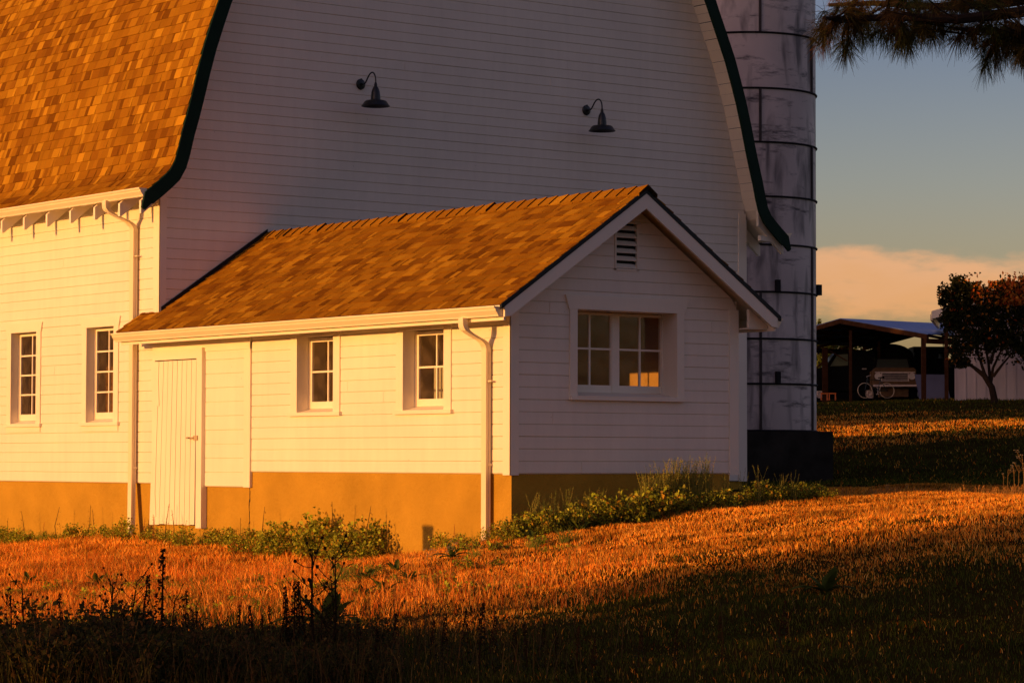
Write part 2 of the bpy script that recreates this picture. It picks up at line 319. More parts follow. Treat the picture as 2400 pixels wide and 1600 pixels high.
                # butt joint between boards: a hairline slot
        # joints are modelled as tiny recessed strips
def joints(mb, fn, z0, z1, h, lo, hi, n, holes=()):
    for _ in range(n):
        c = random.randrange(int((z1-z0)/h)); z = z0+c*h; a = random.uniform(lo(z)+.3, hi(z)-.3)
        if any(q[0]-.05 < a < q[1]+.05 and q[2] < z+h and q[3] > z for q in holes): continue
        wbox(mb, fn, a-.002, a+.002, z+.012, z+h-.001, .010, .0168)
def window(parent, fn, a0, a1, z0, z1, depth, cas, head, cols, rows, stile, botrail, toprail, sillw, sill_h=0.045, apron=0.07, horn=0.07, mull=None, glass=GLASS, hm=None, vm=None):
    w_ = MB(); c = cas
    for (b0, b1) in ((a0-c, a0), (a1, a1+c)): wbox(w_, fn, b0, b1, z0, z1, .0, .03)
    # head board with angled horns
    hz0, hz1 = z1, z1+head
    P = [(a0-c-.012, hz0), (a1+c+.012, hz0), (a1+c+horn, hz1), (a0-c-horn, hz1)]
    w_.prism(P, lambda a, z, o: fn(a, z, o), 0.0, 0.034)
    fr = w_.build('window', PAINT, parent)
    s_ = MB(); wbox(s_, fn, a0-c-sillw, a1+c+sillw, z0-sill_h, z0, 0.0, .055)
    s_.hexa([fn(a0, z0-.03, 0), fn(a1, z0-.03, 0), fn(a1, z0-.03, -depth), fn(a0, z0-.03, -depth), fn(a0, z0, 0), fn(a1, z0, 0), fn(a1, z0+.045, -depth), fn(a0, z0+.045, -depth)])
    if apron: wbox(s_, fn, a0-c, a1+c, z0-sill_h-apron, z0-sill_h-.0005, 0.0, .028)
    s_.build('sill', PAINT, fr)
    j_ = MB()   # jambs
    for (b0, b1) in ((a0-.02, a0), (a1, a1+.02)): wbox(j_, fn, b0, b1, z0, z1+.0, -.0005, -depth-.05)
    wbox(j_, fn, a0-.02, a1+.02, z1, z1+.02, -.0005, -depth-.05)
    for (b0, b1) in ((a0, a0+.012), (a1-.012, a1)): wbox(j_, fn, b0, b1, z0+.04, z1, -depth+.03, -depth+.012)
    j_.build('frame', PAINT, fr)
    units = [(a0+.001, a1-.001)] if not mull else [(a0+.001, mull[0]), (mull[1], a1-.001)]
    zz0, zz1 = z0+.046, z1-.012
    for ui, (b0, b1) in enumerate(units):
        m = MB(); o1, o0 = -depth+.012, -depth-.02
        wbox(m, fn, b0, b0+stile, zz0, zz1, o0, o1); wbox(m, fn, b1-stile, b1, zz0, zz1, o0, o1)
        wbox(m, fn, b0+stile, b1-stile, zz0, zz0+botrail, o0, o1-.0008); wbox(m, fn, b0+stile, b1-stile, zz1-toprail, zz1, o0, o1-.0008)
        g0, g1, q0, q1 = b0+stile, b1-stile, zz0+botrail, zz1-toprail; mw = .011
        for k in range(1, cols):
            x = g0+(g1-g0)*k/cols if vm is None else vm[ui]
            wbox(m, fn, x-mw, x+mw, q0, q1, o0+.004, o1-.004)
        for k in range(1, rows):
            z = q0+(q1-q0)*k/rows if hm is None else hm
            wbox(m, fn, g0, g1, z-mw, z+mw, o0+.0045, o1-.0045)
        so_ = m.build('sash', PAINT, fr)
        g = MB(); g.quad(fn(g0, q0, -depth-.005), fn(g1, q0, -depth-.005), fn(g1, q1, -depth-.005), fn(g0, q1, -depth-.005)); g.build('pane', glass, fr)
    if mull:
        m = MB(); wbox(m, fn, mull[0], mull[1], zz0, zz1, -depth-.02, -depth+.02); m.build('mullion', PAINT, fr)
    return fr
# shingles laid on a profile polyline: prof = [(x,z)...] from eave to ridge, outward normal to the left-hand/up side
PAL = [((.45, .225, .016), 2), ((.345, .160, .011), 5), ((.295, .130, .009), 7), ((.24, .098, .008), 4), ((.175, .066, .006), 2)]
PALW = [c for c, n in PAL for _ in range(n)]
def shingles(mb, prof, y0f, y1, expo, sgn):
    P = [Vector((x, 0, z)) for x, z in prof]; seg = [(P[i+1]-P[i]).length for i in range(len(P)-1)]; cum = [0]
    for s in seg: cum.append(cum[-1]+s)
    def at(s):
        s = max(0, min(s, cum[-1]-1e-6)); i = max(k for k in range(len(seg)) if cum[k] <= s)
        t = (P[i+1]-P[i]).normalized(); p = P[i]+t*(s-cum[i]); n = Vector((-t.z, 0, t.x)) if sgn > 0 else Vector((t.z, 0, -t.x))
        if n.z < 0 and abs(t.z) < .999: n = -n
        return p, n
    nC = int(cum[-1]/expo)+1
    for c in range(nC):
        s0 = c*expo; s1 = min(s0+expo, cum[-1]); 
        if s1-s0 < .01: continue
        (p0, n0), (pm, nm), (p1, n1) = at(s0), at((s0+s1)/2), at(s1); yy = y0f(s0); y = yy - random.uniform(0, .1) if False else yy
        yend = y1(s0) + random.uniform(-.012, .012)
        y = yy + random.uniform(-.010, .010)
        while y < yend-1e-4:
            wd = random.choice((.05, .07, .09, .11, .14, .17, .20)); e = min(y+wd, yend); 
            if yend-e < .03: e = yend
            thick = random.random() < .5; t = .014 if thick else .008
            base = random.choice(PALW); k = random.uniform(.9, 1.1)*(1.0 if thick else .93); col = tuple(v*k for v in base)
            g = .0028
            a = p0+n0*t; b = pm+nm*(t*.5+.002); d = p1+n1*.002
            for (q, r_) in ((a, b), (b, d)):
                mb.quad((q.x, y+g, q.z), (q.x, e, q.z), (r_.x, e, r_.z), (r_.x, y+g, r_.z), col)
            dk = tuple(v*.8 for v in col)
            bb = p0-n0*.002
            mb.quad((bb.x, y+g, bb.z), (bb.x, e, bb.z), (a.x, e, a.z), (a.x, y+g, a.z), dk)
            if thick: mb.quad((a.x, y+g, a.z), (d.x, y+g, d.z), ((p1-n1*.002).x, y+g, (p1-n1*.002).z), (bb.x, y+g, bb.z), dk)
            y = e

# ------------------------------------------------------------------ the barn
barn = thing('barn', 'big white weatherboarded barn with a curved brown shingle roof edged in dark green', 'barn', (0, L, -.9))
def ch(o): o.location = (0, -L, .9); return o     # parts are modelled in world coordinates
HP = [(-.50, 3.60), (-.36, 3.71), (-.24, 3.81), (-.14, 3.90), (-.07, 4.02), (-.02, 4.18), (.04, 4.42), (.11, 4.65), (.18, 4.90), (.27, 5.25), (.37, 5.60), (.48, 5.92), (.60, 6.25),
      (.75, 6.58), (.98, 7.08), (1.28, 7.67), (1.65, 8.34), (2.1, 9.08), (2.65, 9.9), (3.3, 10.85), (4.1, 12.0), (5.14, 13.5)]
def offs(prof, d):      # offset a left profile inwards by d
    out = []
    for i, (x, z) in enumerate(prof):
        a = prof[max(0, i-1)]; b = prof[min(len(prof)-1, i+1)]; tx, tz = b[0]-a[0], b[1]-a[1]; l = sqrt(tx*tx+tz*tz)
        out.append((x+tz/l*d, z-tx/l*d))
    return out
mir = lambda pr: [(BW-x, z) for x, z in pr]
YF, YB = L-.45, L+28.0
# gable wall limits follow the roof
INN = offs(HP, .055)
def arch_x(z):
    if z < 3.9: return 0.0
    for (x0, z0), (x1, z1) in zip(INN[:-1], INN[1:]):
        if z0 <= z <= z1: return max(0.0, x0+(x1-x0)*(z-z0)/(z1-z0))
    return BW/2
mb = MB(); ZB = -.16
siding(mb, YW, ZB, 13.3, .134, lambda z: arch_x(z), lambda z: BW-arch_x(z)); joints(mb, YW, ZB, 9, .134, lambda z: arch_x(z)+.2, lambda z: BW-arch_x(z)-.2, 60)
ch(mb.build('gable_wall', SIDING, barn))
WA = (11.06, 11.83, .655, 1.953); WB = (8.83, 9.586, .655, 1.948)
ws = [WA, WB] + [(a+2.24*k, b+2.24*k, c, d) for k in range(1, 9) for (a, b, c, d) in (WA,)]
mb = MB(); siding(mb, XW, ZB, 3.92, .1345, lambda z: L+.0, lambda z: YB-.5, ws); joints(mb, XW, ZB, 3.6, .1345, lambda z: L, lambda z: L+9, 16, ws)
ch(mb.build('side_wall', SIDING, barn))
mb = MB(); mb.box(BW, BW+.014, L, YB-.5, ZB, 3.9); mb.box(0, BW, YB-.52, YB-.5, ZB, 3.9)
mb.poly([(x, YB-.51, z) for x, z in offs(HP, .05)[4:]] + [(x, YB-.51, z) for x, z in mir(offs(HP, .05)[4:])[::-1]])
ch(mb.build('back_wall', SIDING, barn))
mb = MB(); mb.box(.02, BW-.02, L+.02, YB-.5, -1.8, ZB+.002); ch(mb.build('foundation', CONC, barn))
# dark interior
mb = MB()
for q in ws: pass
mb.quad((2.6, L+.3, -1), (2.6, YB-1, -1), (2.6, YB-1, 3.9), (2.6, L+.3, 3.9)); mb.quad((.02, L+.3, .25), (2.6, L+.3, .25), (2.6, YB-1, .25), (.02, YB-1, .25))
mb.quad((.02, L+.3, 2.6), (2.6, L+.3, 2.6), (2.6, YB-1, 2.6), (.02, YB-1, 2.6)); ch(mb.build('interior', INTERD, barn))
# corner boards
mb = MB(); wbox(mb, XW, L-.018, L+.155, ZB-.0, 3.86, .0, .024); wbox(mb, YW, -.024, .075, ZB, 4.05, .0, .0185); ch(mb.build('corner_board', PAINT, barn))
mb = MB(); wbox(mb, YW, BW-.13, BW+.02, ZB, 3.95, .0, .026); mb.box(BW+.0145, BW+.04, L-.02, L+.13, ZB, 3.85); ch(mb.build('corner_board', PAINT, barn))
# roof
mb = MB()
shingles(mb, HP, lambda s: YF, lambda s: YB, .14, 1); ch(mb.build('roof', SHING, barn))
mb = MB()
shingles(mb, mir(HP), lambda s: YF, lambda s: YB, .14, -1); ch(mb.build('roof', SHING, barn))
def deck(mb, prof, d0, d1, y0, y1, mirror=False, i0=0, i1=None):
    A, B = offs(prof, d0), offs(prof, d1); 
    if mirror: A, B = mir(A), mir(B)
    n = len(A) if i1 is None else i1
    for i in range(i0, n-1):
        mb.hexa([(A[i][0], y0, A[i][1]), (A[i+1][0], y0, A[i+1][1]), (A[i+1][0], y1, A[i+1][1]), (A[i][0], y1, A[i][1]),
                 (B[i][0], y0, B[i][1]), (B[i+1][0], y0, B[i+1][1]), (B[i+1][0], y1, B[i+1][1]), (B[i][0], y1, B[i][1])])
for mrr in (False, True):
    mb = MB(); deck(mb, HP, .004, .045, YF+.02, YB, mrr)
    sf = MB()
    A = offs(HP, .047); B = offs(HP, .062); cum = 0
    for i in range(len(A)-1):
        (x0, z0), (x1, z1) = A[i], A[i+1]; (u0, v0), (u1_, v1) = B[i], B[i+1]; l = sqrt((x1-x0)**2+(z1-z0)**2); n = max(1, round(l/.15))
        for k in range(n):
            f0, f1 = k/n+.012, (k+1)/n-.012 if k % 2 else (k+1)/n
            pts = [(x0+(x1-x0)*f0, z0+(z1-z0)*f0), (x0+(x1-x0)*f1, z0+(z1-z0)*f1), (u0+(u1_-u0)*f1, v0+(v1-v0)*f1), (u0+(u1_-u0)*f0, v0+(v1-v0)*f0)]
            if mrr: pts = [(BW-a, b) for a, b in pts]
            sf.prism(pts, lambda a, b, e: (a, e, b), YF+.03, L+.02)
    ch(sf.build('soffit', PAINT, barn)); ch(mb.build('underlay', BLACK, barn))
    mb = MB(); deck(mb, HP, -.001, .185, YF-.025, YF+.018, mrr)
    A = offs(HP, .0)[0]; ax = A[0] if not mrr else BW-A[0]; s = 1 if not mrr else -1
    mb.hexa([(ax, YF-.024, 3.598), (ax+s*.14, YF-.024, 3.50), (ax+s*.14, YF+.017, 3.50), (ax, YF+.017, 3.598), (ax-s*.05, YF-.024, 3.40), (ax-s*.005, YF-.024, 3.37), (ax-s*.005, YF+.017, 3.37), (ax-s*.05, YF+.017, 3.40)])
    ch(mb.build('rake_board', GREEN, barn))
# gutters (K-style profile), x outwards from fascia
def gutter(mb, xo, zt, sgn, y0, y1, wd=.11, hg=.105):
    pr = [(0, 0), (wd, .0), (wd, -.018), (wd-.012, -.022), (wd-.018, -.045), (wd-.05, -hg+.018), (wd-.055, -hg), (0, -hg)]
    mb.prism([(xo-sgn*a, zt+b) for a, b in pr], lambda a, b, e: (a, e, b), y0, y1)
    pr = [(wd-.004, .006), (wd+.008, .006), (wd+.008, -.012), (wd-.004, -.012)]
    mb.prism([(xo-sgn*a, zt+b) for a, b in pr], lambda a, b, e: (a, e, b), y0-.003, y1+.003)
mb = MB(); gutter(mb, -.47, 3.65, 1, YF+.0, YB); g_ = mb.build('gutter', METALW, barn); ch(g_)
mb = MB(); gutter(mb, BW+.47, 3.65, -1, YF+.0, YB); ch(mb.build('gutter', METALW, barn))
# rafter tails and blocking
def rafter(mb, y, mrr=False):
    P = [(.02, 3.98), (-.10, 3.84), (-.475, 3.52), (-.50, 3.50), (-.50, 3.335), (-.47, 3.335), (.02, 3.74)]
    if mrr: P = [(BW-a, b) for a, b in P]
    mb.prism(P, lambda a, b, e: (a, e, b), y-.024, y+.024)
ry = [L-.33] + [7.86+.674*k for k in range(0, 33)]
for y in ry[:24]:
    mb = MB(); rafter(mb, y); ch(mb.build('rafter_tail', PAINT, barn))
for y in (L-.33, L+.2):
    mb = MB(); rafter(mb, y, True); ch(mb.build('rafter_tail', PAINT, barn))
mb = MB()
for i in range(0, 5): pass
A = offs(HP, .05); 
for mrr in (False, True):
    Q = [(BW-x, z) for x, z in A] if mrr else A
    for i in range(0, 5): mb.quad((Q[i][0], L+.02, Q[i][1]), (Q[i+1][0], L+.02, Q[i+1][1]), (Q[i+1][0], YB, Q[i+1][1]), (Q[i][0], YB, Q[i][1]))
ch(mb.build('soffit', PAINT, barn))
mb = MB()   # boxed return at right eave
mb.hexa([(BW+.02, L-.36, 3.52), (BW+.42, L-.36, 3.50), (BW+.42, L-.30, 3.50), (BW+.02, L-.30, 3.52), (BW+.02, L-.36, 3.60), (BW+.42, L-.36, 3.58), (BW+.42, L-.30, 3.58), (BW+.02, L-.30, 3.60)])
ch(mb.build('eave_return', PAINT, barn))
for q in (WB, WA) + tuple(ws[2:5]):
    f = window(barn, XW, q[0], q[1], q[2], q[3], .12, .13, .13, 2, 4, .045, .09, .035, .035, apron=.075, horn=.05, glass=GLASSD); ch(f)
# downspouts
def rect_tube(mb, pts, wx, wy):
    """rectangular pipe along pts: wx in X, wy in Y"""
    for a, b in zip(pts[:-1], pts[1:]):
        a, b = Vector(a), Vector(b); h = [(-wx/2, -wy/2), (wx/2, -wy/2), (wx/2, wy/2), (-wx/2, wy/2)]
        mb.hexa([(a.x+p, a.y+q, a.z) for p, q in h] + [(b.x+p, b.y+q, b.z) for p, q in h])
def downspout(parent, x0, y0, z0, x1, y1, ztop, zbot, foot=None, wy=.098):
    h2 = wy/2
    mb = MB(); pts = []
    ctl = [(0, 0), (0, .20), (.05, .34), (.20, .46), (.5, .60), (.80, .73), (.95, .86), (1, 1)]
    for i in range(len(ctl)-1):      # two-bend elbow sweeping back to the wall
        c = [ctl[max(0, min(len(ctl)-1, i+j))] for j in (-1, 0, 1, 2)]
        for k in range(3):
            u = k/3; f = [.5*((2*c[1][q])+(-c[0][q]+c[2][q])*u+(2*c[0][q]-5*c[1][q]+4*c[2][q]-c[3][q])*u*u+(-c[0][q]+3*c[1][q]-3*c[2][q]+c[3][q])*u**3) for q in (0, 1)]
            pts.append((x0+(x1-x0)*f[0], y0+(y1-y0)*f[0], z0+(ztop-z0)*f[1]))
    pts.append((x1, y1, ztop))
    rect_tube(mb, pts, .062, wy)
    for k in (4, 5, 6, 7, 14, 15, 16, 17):     # crimps
        for j in (0, .5):
            a = Vector(pts[k]).lerp(Vector(pts[min(k+1, len(pts)-1)]), j); mb.box(a.x-.033, a.x+.033, a.y-h2-.003, a.y+h2+.003, a.z-.003, a.z+.003)
    rect_tube(mb, [(x1, y1, ztop), (x1, y1, ztop-.03)], .068, wy+.007)
    zz = [ztop-.03, zbot]
    pr = [(-.032, -h2), (-.012, -h2), (-.010, -h2+.006), (.010, -h2+.006), (.012, -h2), (.032, -h2), (.032, h2), (-.032, h2)]
    fx, fy = foot or (0, 0)
    zk = zbot+(.75 if foot else .001)
    mb.prism(pr, lambda a, b, e: (x1+a, y1+b, e), zk, ztop-.03)
    if foot: mb.prism(pr, lambda a, b, e: (x1+a+(fx if e == zbot else 0)*1, y1+b+(fy if e == zbot else 0), e), zbot, zk-.0005)
    for z in (ztop-.35, zbot+.9): mb.box(x1-.034, x1+.055, y1-h2-.004, y1+h2+.004, z-.012, z+.012)
    mb.box(x1-.012, x1+.03, y1-h2-.06, y1-h2, ztop-.36, ztop-.345)
    return mb.build('downspout', METALW, parent)
ch(downspout(barn, -.53, 8.16, 3.56, -.075, 8.22, 3.20, -.86, (-.06, -.10)))

mb = MB(); mb.tube([(-.12, 8.12, -.86), (-.3, 8.17, -.93), (-.6, 8.26, -1.0)], .05, 10); ch(mb.build('drain_hose', BLACK, barn))
mb = MB(); rect_tube(mb, [(BW+.5, L+.9, 3.55), (BW+.45, L+.9, 3.45), (BW+.2, L+.9, 3.28), (BW+.07, L+.9, 3.2), (BW+.07, L+.9, -.3)], .06, .075); ch(mb.build('downspout', METALW, barn))

# ------------------------------------------------------------------ annex
ann = thing('milk_house', 'low white lean building with gabled brown shingle roof joined to the barn front', 'outbuilding', (0, 0, -.6))
ann['label'] = 'low white gabled outbuilding with brown shingle roof, joined to the barn front'
def ca(o): o.location = (0, 0, .6); return o
SL = .672; RX = W/2; ZR = 3.19                         # roof slope, ridge, top of deck
def rz_(x): return ZR-SL*abs(x-RX)
SEG = 5.33                                             # siding panel next to the door starts here
wn = [(3.48, 4.275, .724, 1.64), (1.23, 2.03, .720, 1.64)]
mb = MB(); siding(mb, XW, .0, 1.9, .1352, lambda z: 0, lambda z: SEG, [(a, b, c, d) for a, b, c, d in wn]); joints(mb, XW, 0, 1.5, .1352, lambda z: 0, lambda z: SEG, 5, wn)
mb.box(-.012, 0.0, 0, SEG, 1.9, 2.0); ca(mb.build('side_wall', SIDING, ann))
mb = MB(); siding(mb, lambda a, z, o: XW(a, z, o+.018), -.19, 1.55, .178, lambda z: SEG+.15, lambda z: 6.42, [], o=.012)
wbox(mb, XW, SEG, 6.42, -.188, 1.6, .0, .017); ca(mb.build('side_panel', SIDING, ann))
mb = MB(); wbox(mb, XW, SEG, SEG+.15, -.192, 1.62, .0175, .038); wbox(mb, XW, SEG, 7.75, 1.53, 1.70, .0175, .045); ca(mb.build('trim_board', PAINT, ann))
gw = (.897, 2.352, .868, 1.829)
def gl(z): return max(0.0, RX-(ZR-.11-z)/SL)
def gh(z): return min(W, RX+(ZR-.11-z)/SL)
vh = (1.44, 1.785, 2.29, 2.84)
mb = MB(); siding(mb, YW0, .0, 3.07, .1352, gl, gh, [gw, vh], o=.012); joints(mb, YW0, 0, 1.9, .1352, lambda z: 0, lambda z: W, 7, [gw]); ca(mb.build('gable_wall', SIDING, ann))
mb = MB(); mb.box(W, W+.014, 0, L, 0, 2.0); ca(mb.build('back_wall', SIDING, ann))
mb = MB(); wbox(mb, XW, -.018, .125, -.012, 1.9, 0, .026); wbox(mb, YW0, -.026, .088, -.012, 1.9, 0, .0185); ca(mb.build('corner_board', PAINT, ann))
mb = MB(); wbox(mb, YW0, W-.115, W+.026, -.012, 1.9, 0, .0245); mb.box(W+.0145, W+.027, -.018, .11, -.012, 1.9); ca(mb.build('corner_board', PAINT, ann))
mb = MB(); mb.box(.004, W-.10, .004, L, -1.5, -.001); ca(mb.build('foundation', CONC, ann))
# interior room with plywood walls, lit by the sun through the side windows
mb = MB(); x0, x1, y0, y1, z0, z1 = .10, 3.10, .26, 7.4, -.05, 2.0
mb.quad((x1, y0, z0), (x1, y1, z0), (x1, y1, z1), (x1, y0, z1)); mb.quad((x0, y1, z0), (x1, y1, z0), (x1, y1, z1), (x0, y1, z1)); mb.quad((x0, y0, z0), (x1, y0, z0), (x1, y1, z0), (x0, y1, z0))
mb.quad((x0, y0, z1), (x1, y0, z1), (x1, y1, z1), (x0, y1, z1))
for yv in (1.55, 2.75, 3.95): mb.box(x1-.006, x1-.001, yv-.012, yv+.012, z0, z1)
ca(mb.build('interior', INTER, ann))
mb = MB(); mb.box(1.75, 1.80, 2.6, 3.9, 0, 1.32); ca(mb.build('partition', INTERC, ann))
# roof: left slope reaches past the barn corner below the barn wall line
ex = RX+.40; sl_len = sqrt(1+SL*SL)
ye = lambda s: (8.10 if (-.40 + s/sl_len) < -.012 else L-.012)
mb = MB(); shingles(mb, [(-.40, rz_(-.40)), (RX, ZR)], lambda s: -.345, ye, .142, 1); ca(mb.build('roof', SHING, ann))
mb = MB(); shingles(mb, [(W+.40, rz_(W+.40)), (RX, ZR)], lambda s: -.345, lambda s: L-.012, .142, -1); ca(mb.build('roof', SHING, ann))
mb = MB(); y = -.37; 
while y < L-.05:
    col = random.choice(PALW[:14]); e = y+.245; t0, t1 = (.034, .013) if random.random() > .06 else (.05, .013)
    for sgn in (-1, 1):
        mb.quad((RX, y, ZR+t0+.012), (RX+sgn*.135, y, rz_(RX+.135)+t0), (RX+sgn*.135, e, rz_(RX+.135)+t1), (RX, e, ZR+t1+.012), col)
        mb.quad((RX, y, ZR+t0+.012), (RX, y, ZR), (RX+sgn*.135, y, rz_(RX+.135)), (RX+sgn*.135, y, rz_(RX+.135)+t0), (.03, .015, .006))  # butt end, its shade put into the colour
        mb.quad((RX+sgn*.135, y, rz_(RX+.135)+t0), (RX+sgn*.135, y, rz_(RX+.135)), (RX+sgn*.135, e, rz_(RX+.135)), (RX+sgn*.135, e, rz_(RX+.135)+t1), tuple(.7*v for v in col))
    y += .205
ca(mb.build('ridge_cap', SHING, ann))
for nm, mt, b0, b1 in (('roof_deck', PAINT, -.045, -.012), ('underlay', BLACK, -.0115, -.001)):
    mb = MB()
    for (xa, xb) in ((-.395, RX), (RX, W+.395)):
        mb.hexa([(xa, -.31, rz_(xa)+b0), (xb, -.31, rz_(xb)+b0), (xb, L-.02, rz_(xb)+b0), (xa, L-.02, rz_(xa)+b0), (xa, -.31, rz_(xa)+b1), (xb, -.31, rz_(xb)+b1), (xb, L-.02, rz_(xb)+b1), (xa, L-.02, rz_(xa)+b1)])
    xa, xb = -.395, -.03
    mb.hexa([(xa, L-.0195, rz_(xa)+b0), (xb, L-.0195, rz_(xb)+b0), (xb, 8.09, rz_(xb)+b0), (xa, 8.09, rz_(xa)+b0), (xa, L-.0195, rz_(xa)+b1), (xb, L-.0195, rz_(xb)+b1), (xb, 8.09, rz_(xb)+b1), (xa, 8.09, rz_(xa)+b1)])
    ca(mb.build(nm, mt, ann))
# dark drip edge along the rakes, white barge boards below
for sgn, xe in ((1, -.40), (-1, W+.40)):
    zr, ze = ZR, rz_(xe)
    mb = MB(); mb.hexa([(xe, -.347, ze-.052), (RX, -.347, zr-.052), (RX, -.312, zr-.052), (xe, -.312, ze-.052), (xe, -.347, ze+.004), (RX, -.347, zr+.004), (RX, -.312, zr+.004), (xe, -.312, ze+.004)]); ca(mb.build('drip_edge', BLACK, ann))
    mb = MB(); xb = xe+sgn*.05; tp, bt = -.053, -.222
    pr = [(xb, rz_(xb)+tp), (RX, zr+tp), (RX, zr+bt), (xe+sgn*.135, rz_(xe+sgn*.135)+bt+.012), (xb, rz_(xb)-.165)]
    mb.prism(pr, lambda a, b, e: (a, e, b), -.340, -.3125); ca(mb.build('barge_board', PAINT, ann))
# dark step flashing where the roof meets the barn
mb = MB(); mb.hexa([(.0, L-.03, rz_(0)), (RX, L-.03, ZR), (RX, L-.002, ZR), (0, L-.002, rz_(0)), (0, L-.03, rz_(0)+.06), (RX, L-.03, ZR+.07), (RX, L-.002, ZR+.07), (0, L-.002, rz_(0)+.06)]); ca(mb.build('flashing', BLACK, ann))
mb = MB(); mb.box(-.345, -.32, -.31, 8.05, 1.655, 1.80); mb.quad((-.34, -.31, 1.70), (0, -.31, 1.93), (0, 8.0, 1.93), (-.34, 8.0, 1.70)); ca(mb.build('fascia', PAINT, ann))
mb = MB(); mb.box(W+.32, W+.345, -.31, L, 1.655, 1.80); ca(mb.build('fascia', PAINT, ann))
mb = MB(); gutter(mb, -.346, 1.80, 1, -.30, 8.12, .115, .105); ca(mb.build('gutter', METALW, ann))
mb = MB(); gutter(mb, W+.346, 1.80, -1, -.30, L-.02, .115, .105); ca(mb.build('gutter', METALW, ann))
mb = MB(); mb.prism([(W+.03, 1.69), (W+.315, 1.69), (W+.315, 1.72), (W+.03, 1.90)], lambda a, b, e: (a, e, b), -.2, -.16); mb.box(W+.03, W+.315, -.2, .5, 1.675, 1.688); ca(mb.build('eave_return', PAINT, ann))
mb = MB(); rect_tube(mb, [(W+.40, .55, 1.68), (W+.40, .55, 1.60), (W+.33, .55, 1.50), (W+.12, .55, 1.40), (W+.07, .55, 1.3), (W+.07, .55, -.4)], .06, .08); ca(mb.build('downspout', METALW, ann))
ca(downspout(ann, -.415, .335, 1.70, -.068, .375, 1.37, -.80, None, .088))
mb = MB(); yy_, zz_ = 5.39, -.195
while zz_ > -.85:
    y2, z2 = 5.39+random.uniform(-.012, .012), zz_-random.uniform(.03, .07); mb.hexa([(-.002, yy_-.004, z2), (.006, yy_-.004, z2), (.006, y2+.004, z2), (-.002, y2+.004, z2), (-.002, yy_-.004, zz_), (.006, yy_-.004, zz_), (.006, yy_+.004, zz_), (-.002, yy_+.004, zz_)]); yy_, zz_ = y2, z2
ca(mb.build('crack', BLACK, ann))
for q in wn: ca(window(ann, XW, q[0], q[1], q[2], q[3], .17, .14, .13, 2, 2, .05, .085, .05, .03, apron=0, horn=.0))
ca(window(ann, YW0, gw[0], gw[1], gw[2], gw[3], .255, .105, .155, 2, 2, .014, .085, .03, .0, sill_h=.048, apron=0, horn=.068, mull=(1.607, 1.706), hm=1.408, vm=(1.292, 2.028)))
# louvred vent
mb = MB()
for (a, b, c, d) in ((1.44, 1.462, 2.29, 2.83), (1.763, 1.785, 2.29, 2.83), (1.44, 1.785, 2.285, 2.307), (1.44, 1.785, 2.82, 2.842)): wbox(mb, YW0, a, b, c, d, -.01, .022)
v_ = mb.build('vent', PAINT, ann); ca(v_)
mb = MB()
for k in range(6):
    z = 2.312+k*.086; mb.hexa([YW0(1.462, z, .016), YW0(1.763, z, .016), YW0(1.763, z+.045, -.03), YW0(1.462, z+.045, -.03), YW0(1.462, z+.012, .018), YW0(1.763, z+.012, .018), YW0(1.763, z+.057, -.03), YW0(1.462, z+.057, -.03)])
mb.build('louver', PAINT, v_)
mb = MB(); mb.quad(YW0(1.455, 2.3, -.05), YW0(1.77, 2.3, -.05), YW0(1.77, 2.83, -.05), YW0(1.455, 2.83, -.05)); mb.build('backing', BLACK, v_)
# plank door, leaning slightly in its frame
dt, db = (7.63, 6.56), (7.735, 6.585)
mb = MB(); nb = 9; zt, zb_ = 1.43, -.70
for k in range(nb):
    f0, f1 = k/nb+.004, (k+1)/nb-.004; o = .083+random.uniform(-.0015, .0015); zz = zb_ + (.012 if k > 1 else 0)+random.uniform(0, .012)
    a0b, a1b = dt[0]+(dt[1]-dt[0])*f0, dt[0]+(dt[1]-dt[0])*f1; c0, c1 = db[0]+(db[1]-db[0])*f0, db[0]+(db[1]-db[0])*f1
    mb.hexa([XW(c1, zz, .055), XW(c0, zz, .055), XW(c0, zz, o), XW(c1, zz, o), XW(a1b, zt, .055), XW(a0b, zt, .055), XW(a0b, zt, o), XW(a1b, zt, o)])
wbox(mb, XW, 6.59, 7.70, -.68, 1.42, .045, .0545)
dr = mb.build('door', PAINT, ann); ca(dr)
mb = MB(); wbox(mb, XW, 6.42, 6.555, -.72, 1.58, .0, .085); wbox(mb, XW, 7.64, 7.735, 1.1, 1.45, .0, .07); wbox(mb, XW, 6.5555, 7.64, 1.445, 1.575, .0, .078); ca(mb.build('door_frame', PAINT, ann))
for z0_ in (1.02, -.42):
    mb = MB(); yc = 7.535 if z0_ > 0 else 7.60
    mb.hexa([XW(yc-.045, z0_-.17, .084), XW(yc+.045, z0_-.17, .084), XW(yc+.045, z0_-.17, .091), XW(yc-.045, z0_-.17, .091), XW(yc-.015, z0_+.17, .084), XW(yc+.015, z0_+.17, .084), XW(yc+.015, z0_+.17, .091), XW(yc-.015, z0_+.17, .091)])
    mb.build('hinge', PAINT, dr)
mb = MB(); wbox(mb, XW, 6.50, 6.60, .40, .46, .086, .10); wbox(mb, XW, 6.59, 6.70, .42, .44, .086, .115); mb.tube([XW(6.70, .43, .09), XW(6.72, .43, .13), XW(6.66, .43, .135)], .011, 8); mb.build('handle', BRASS, dr)

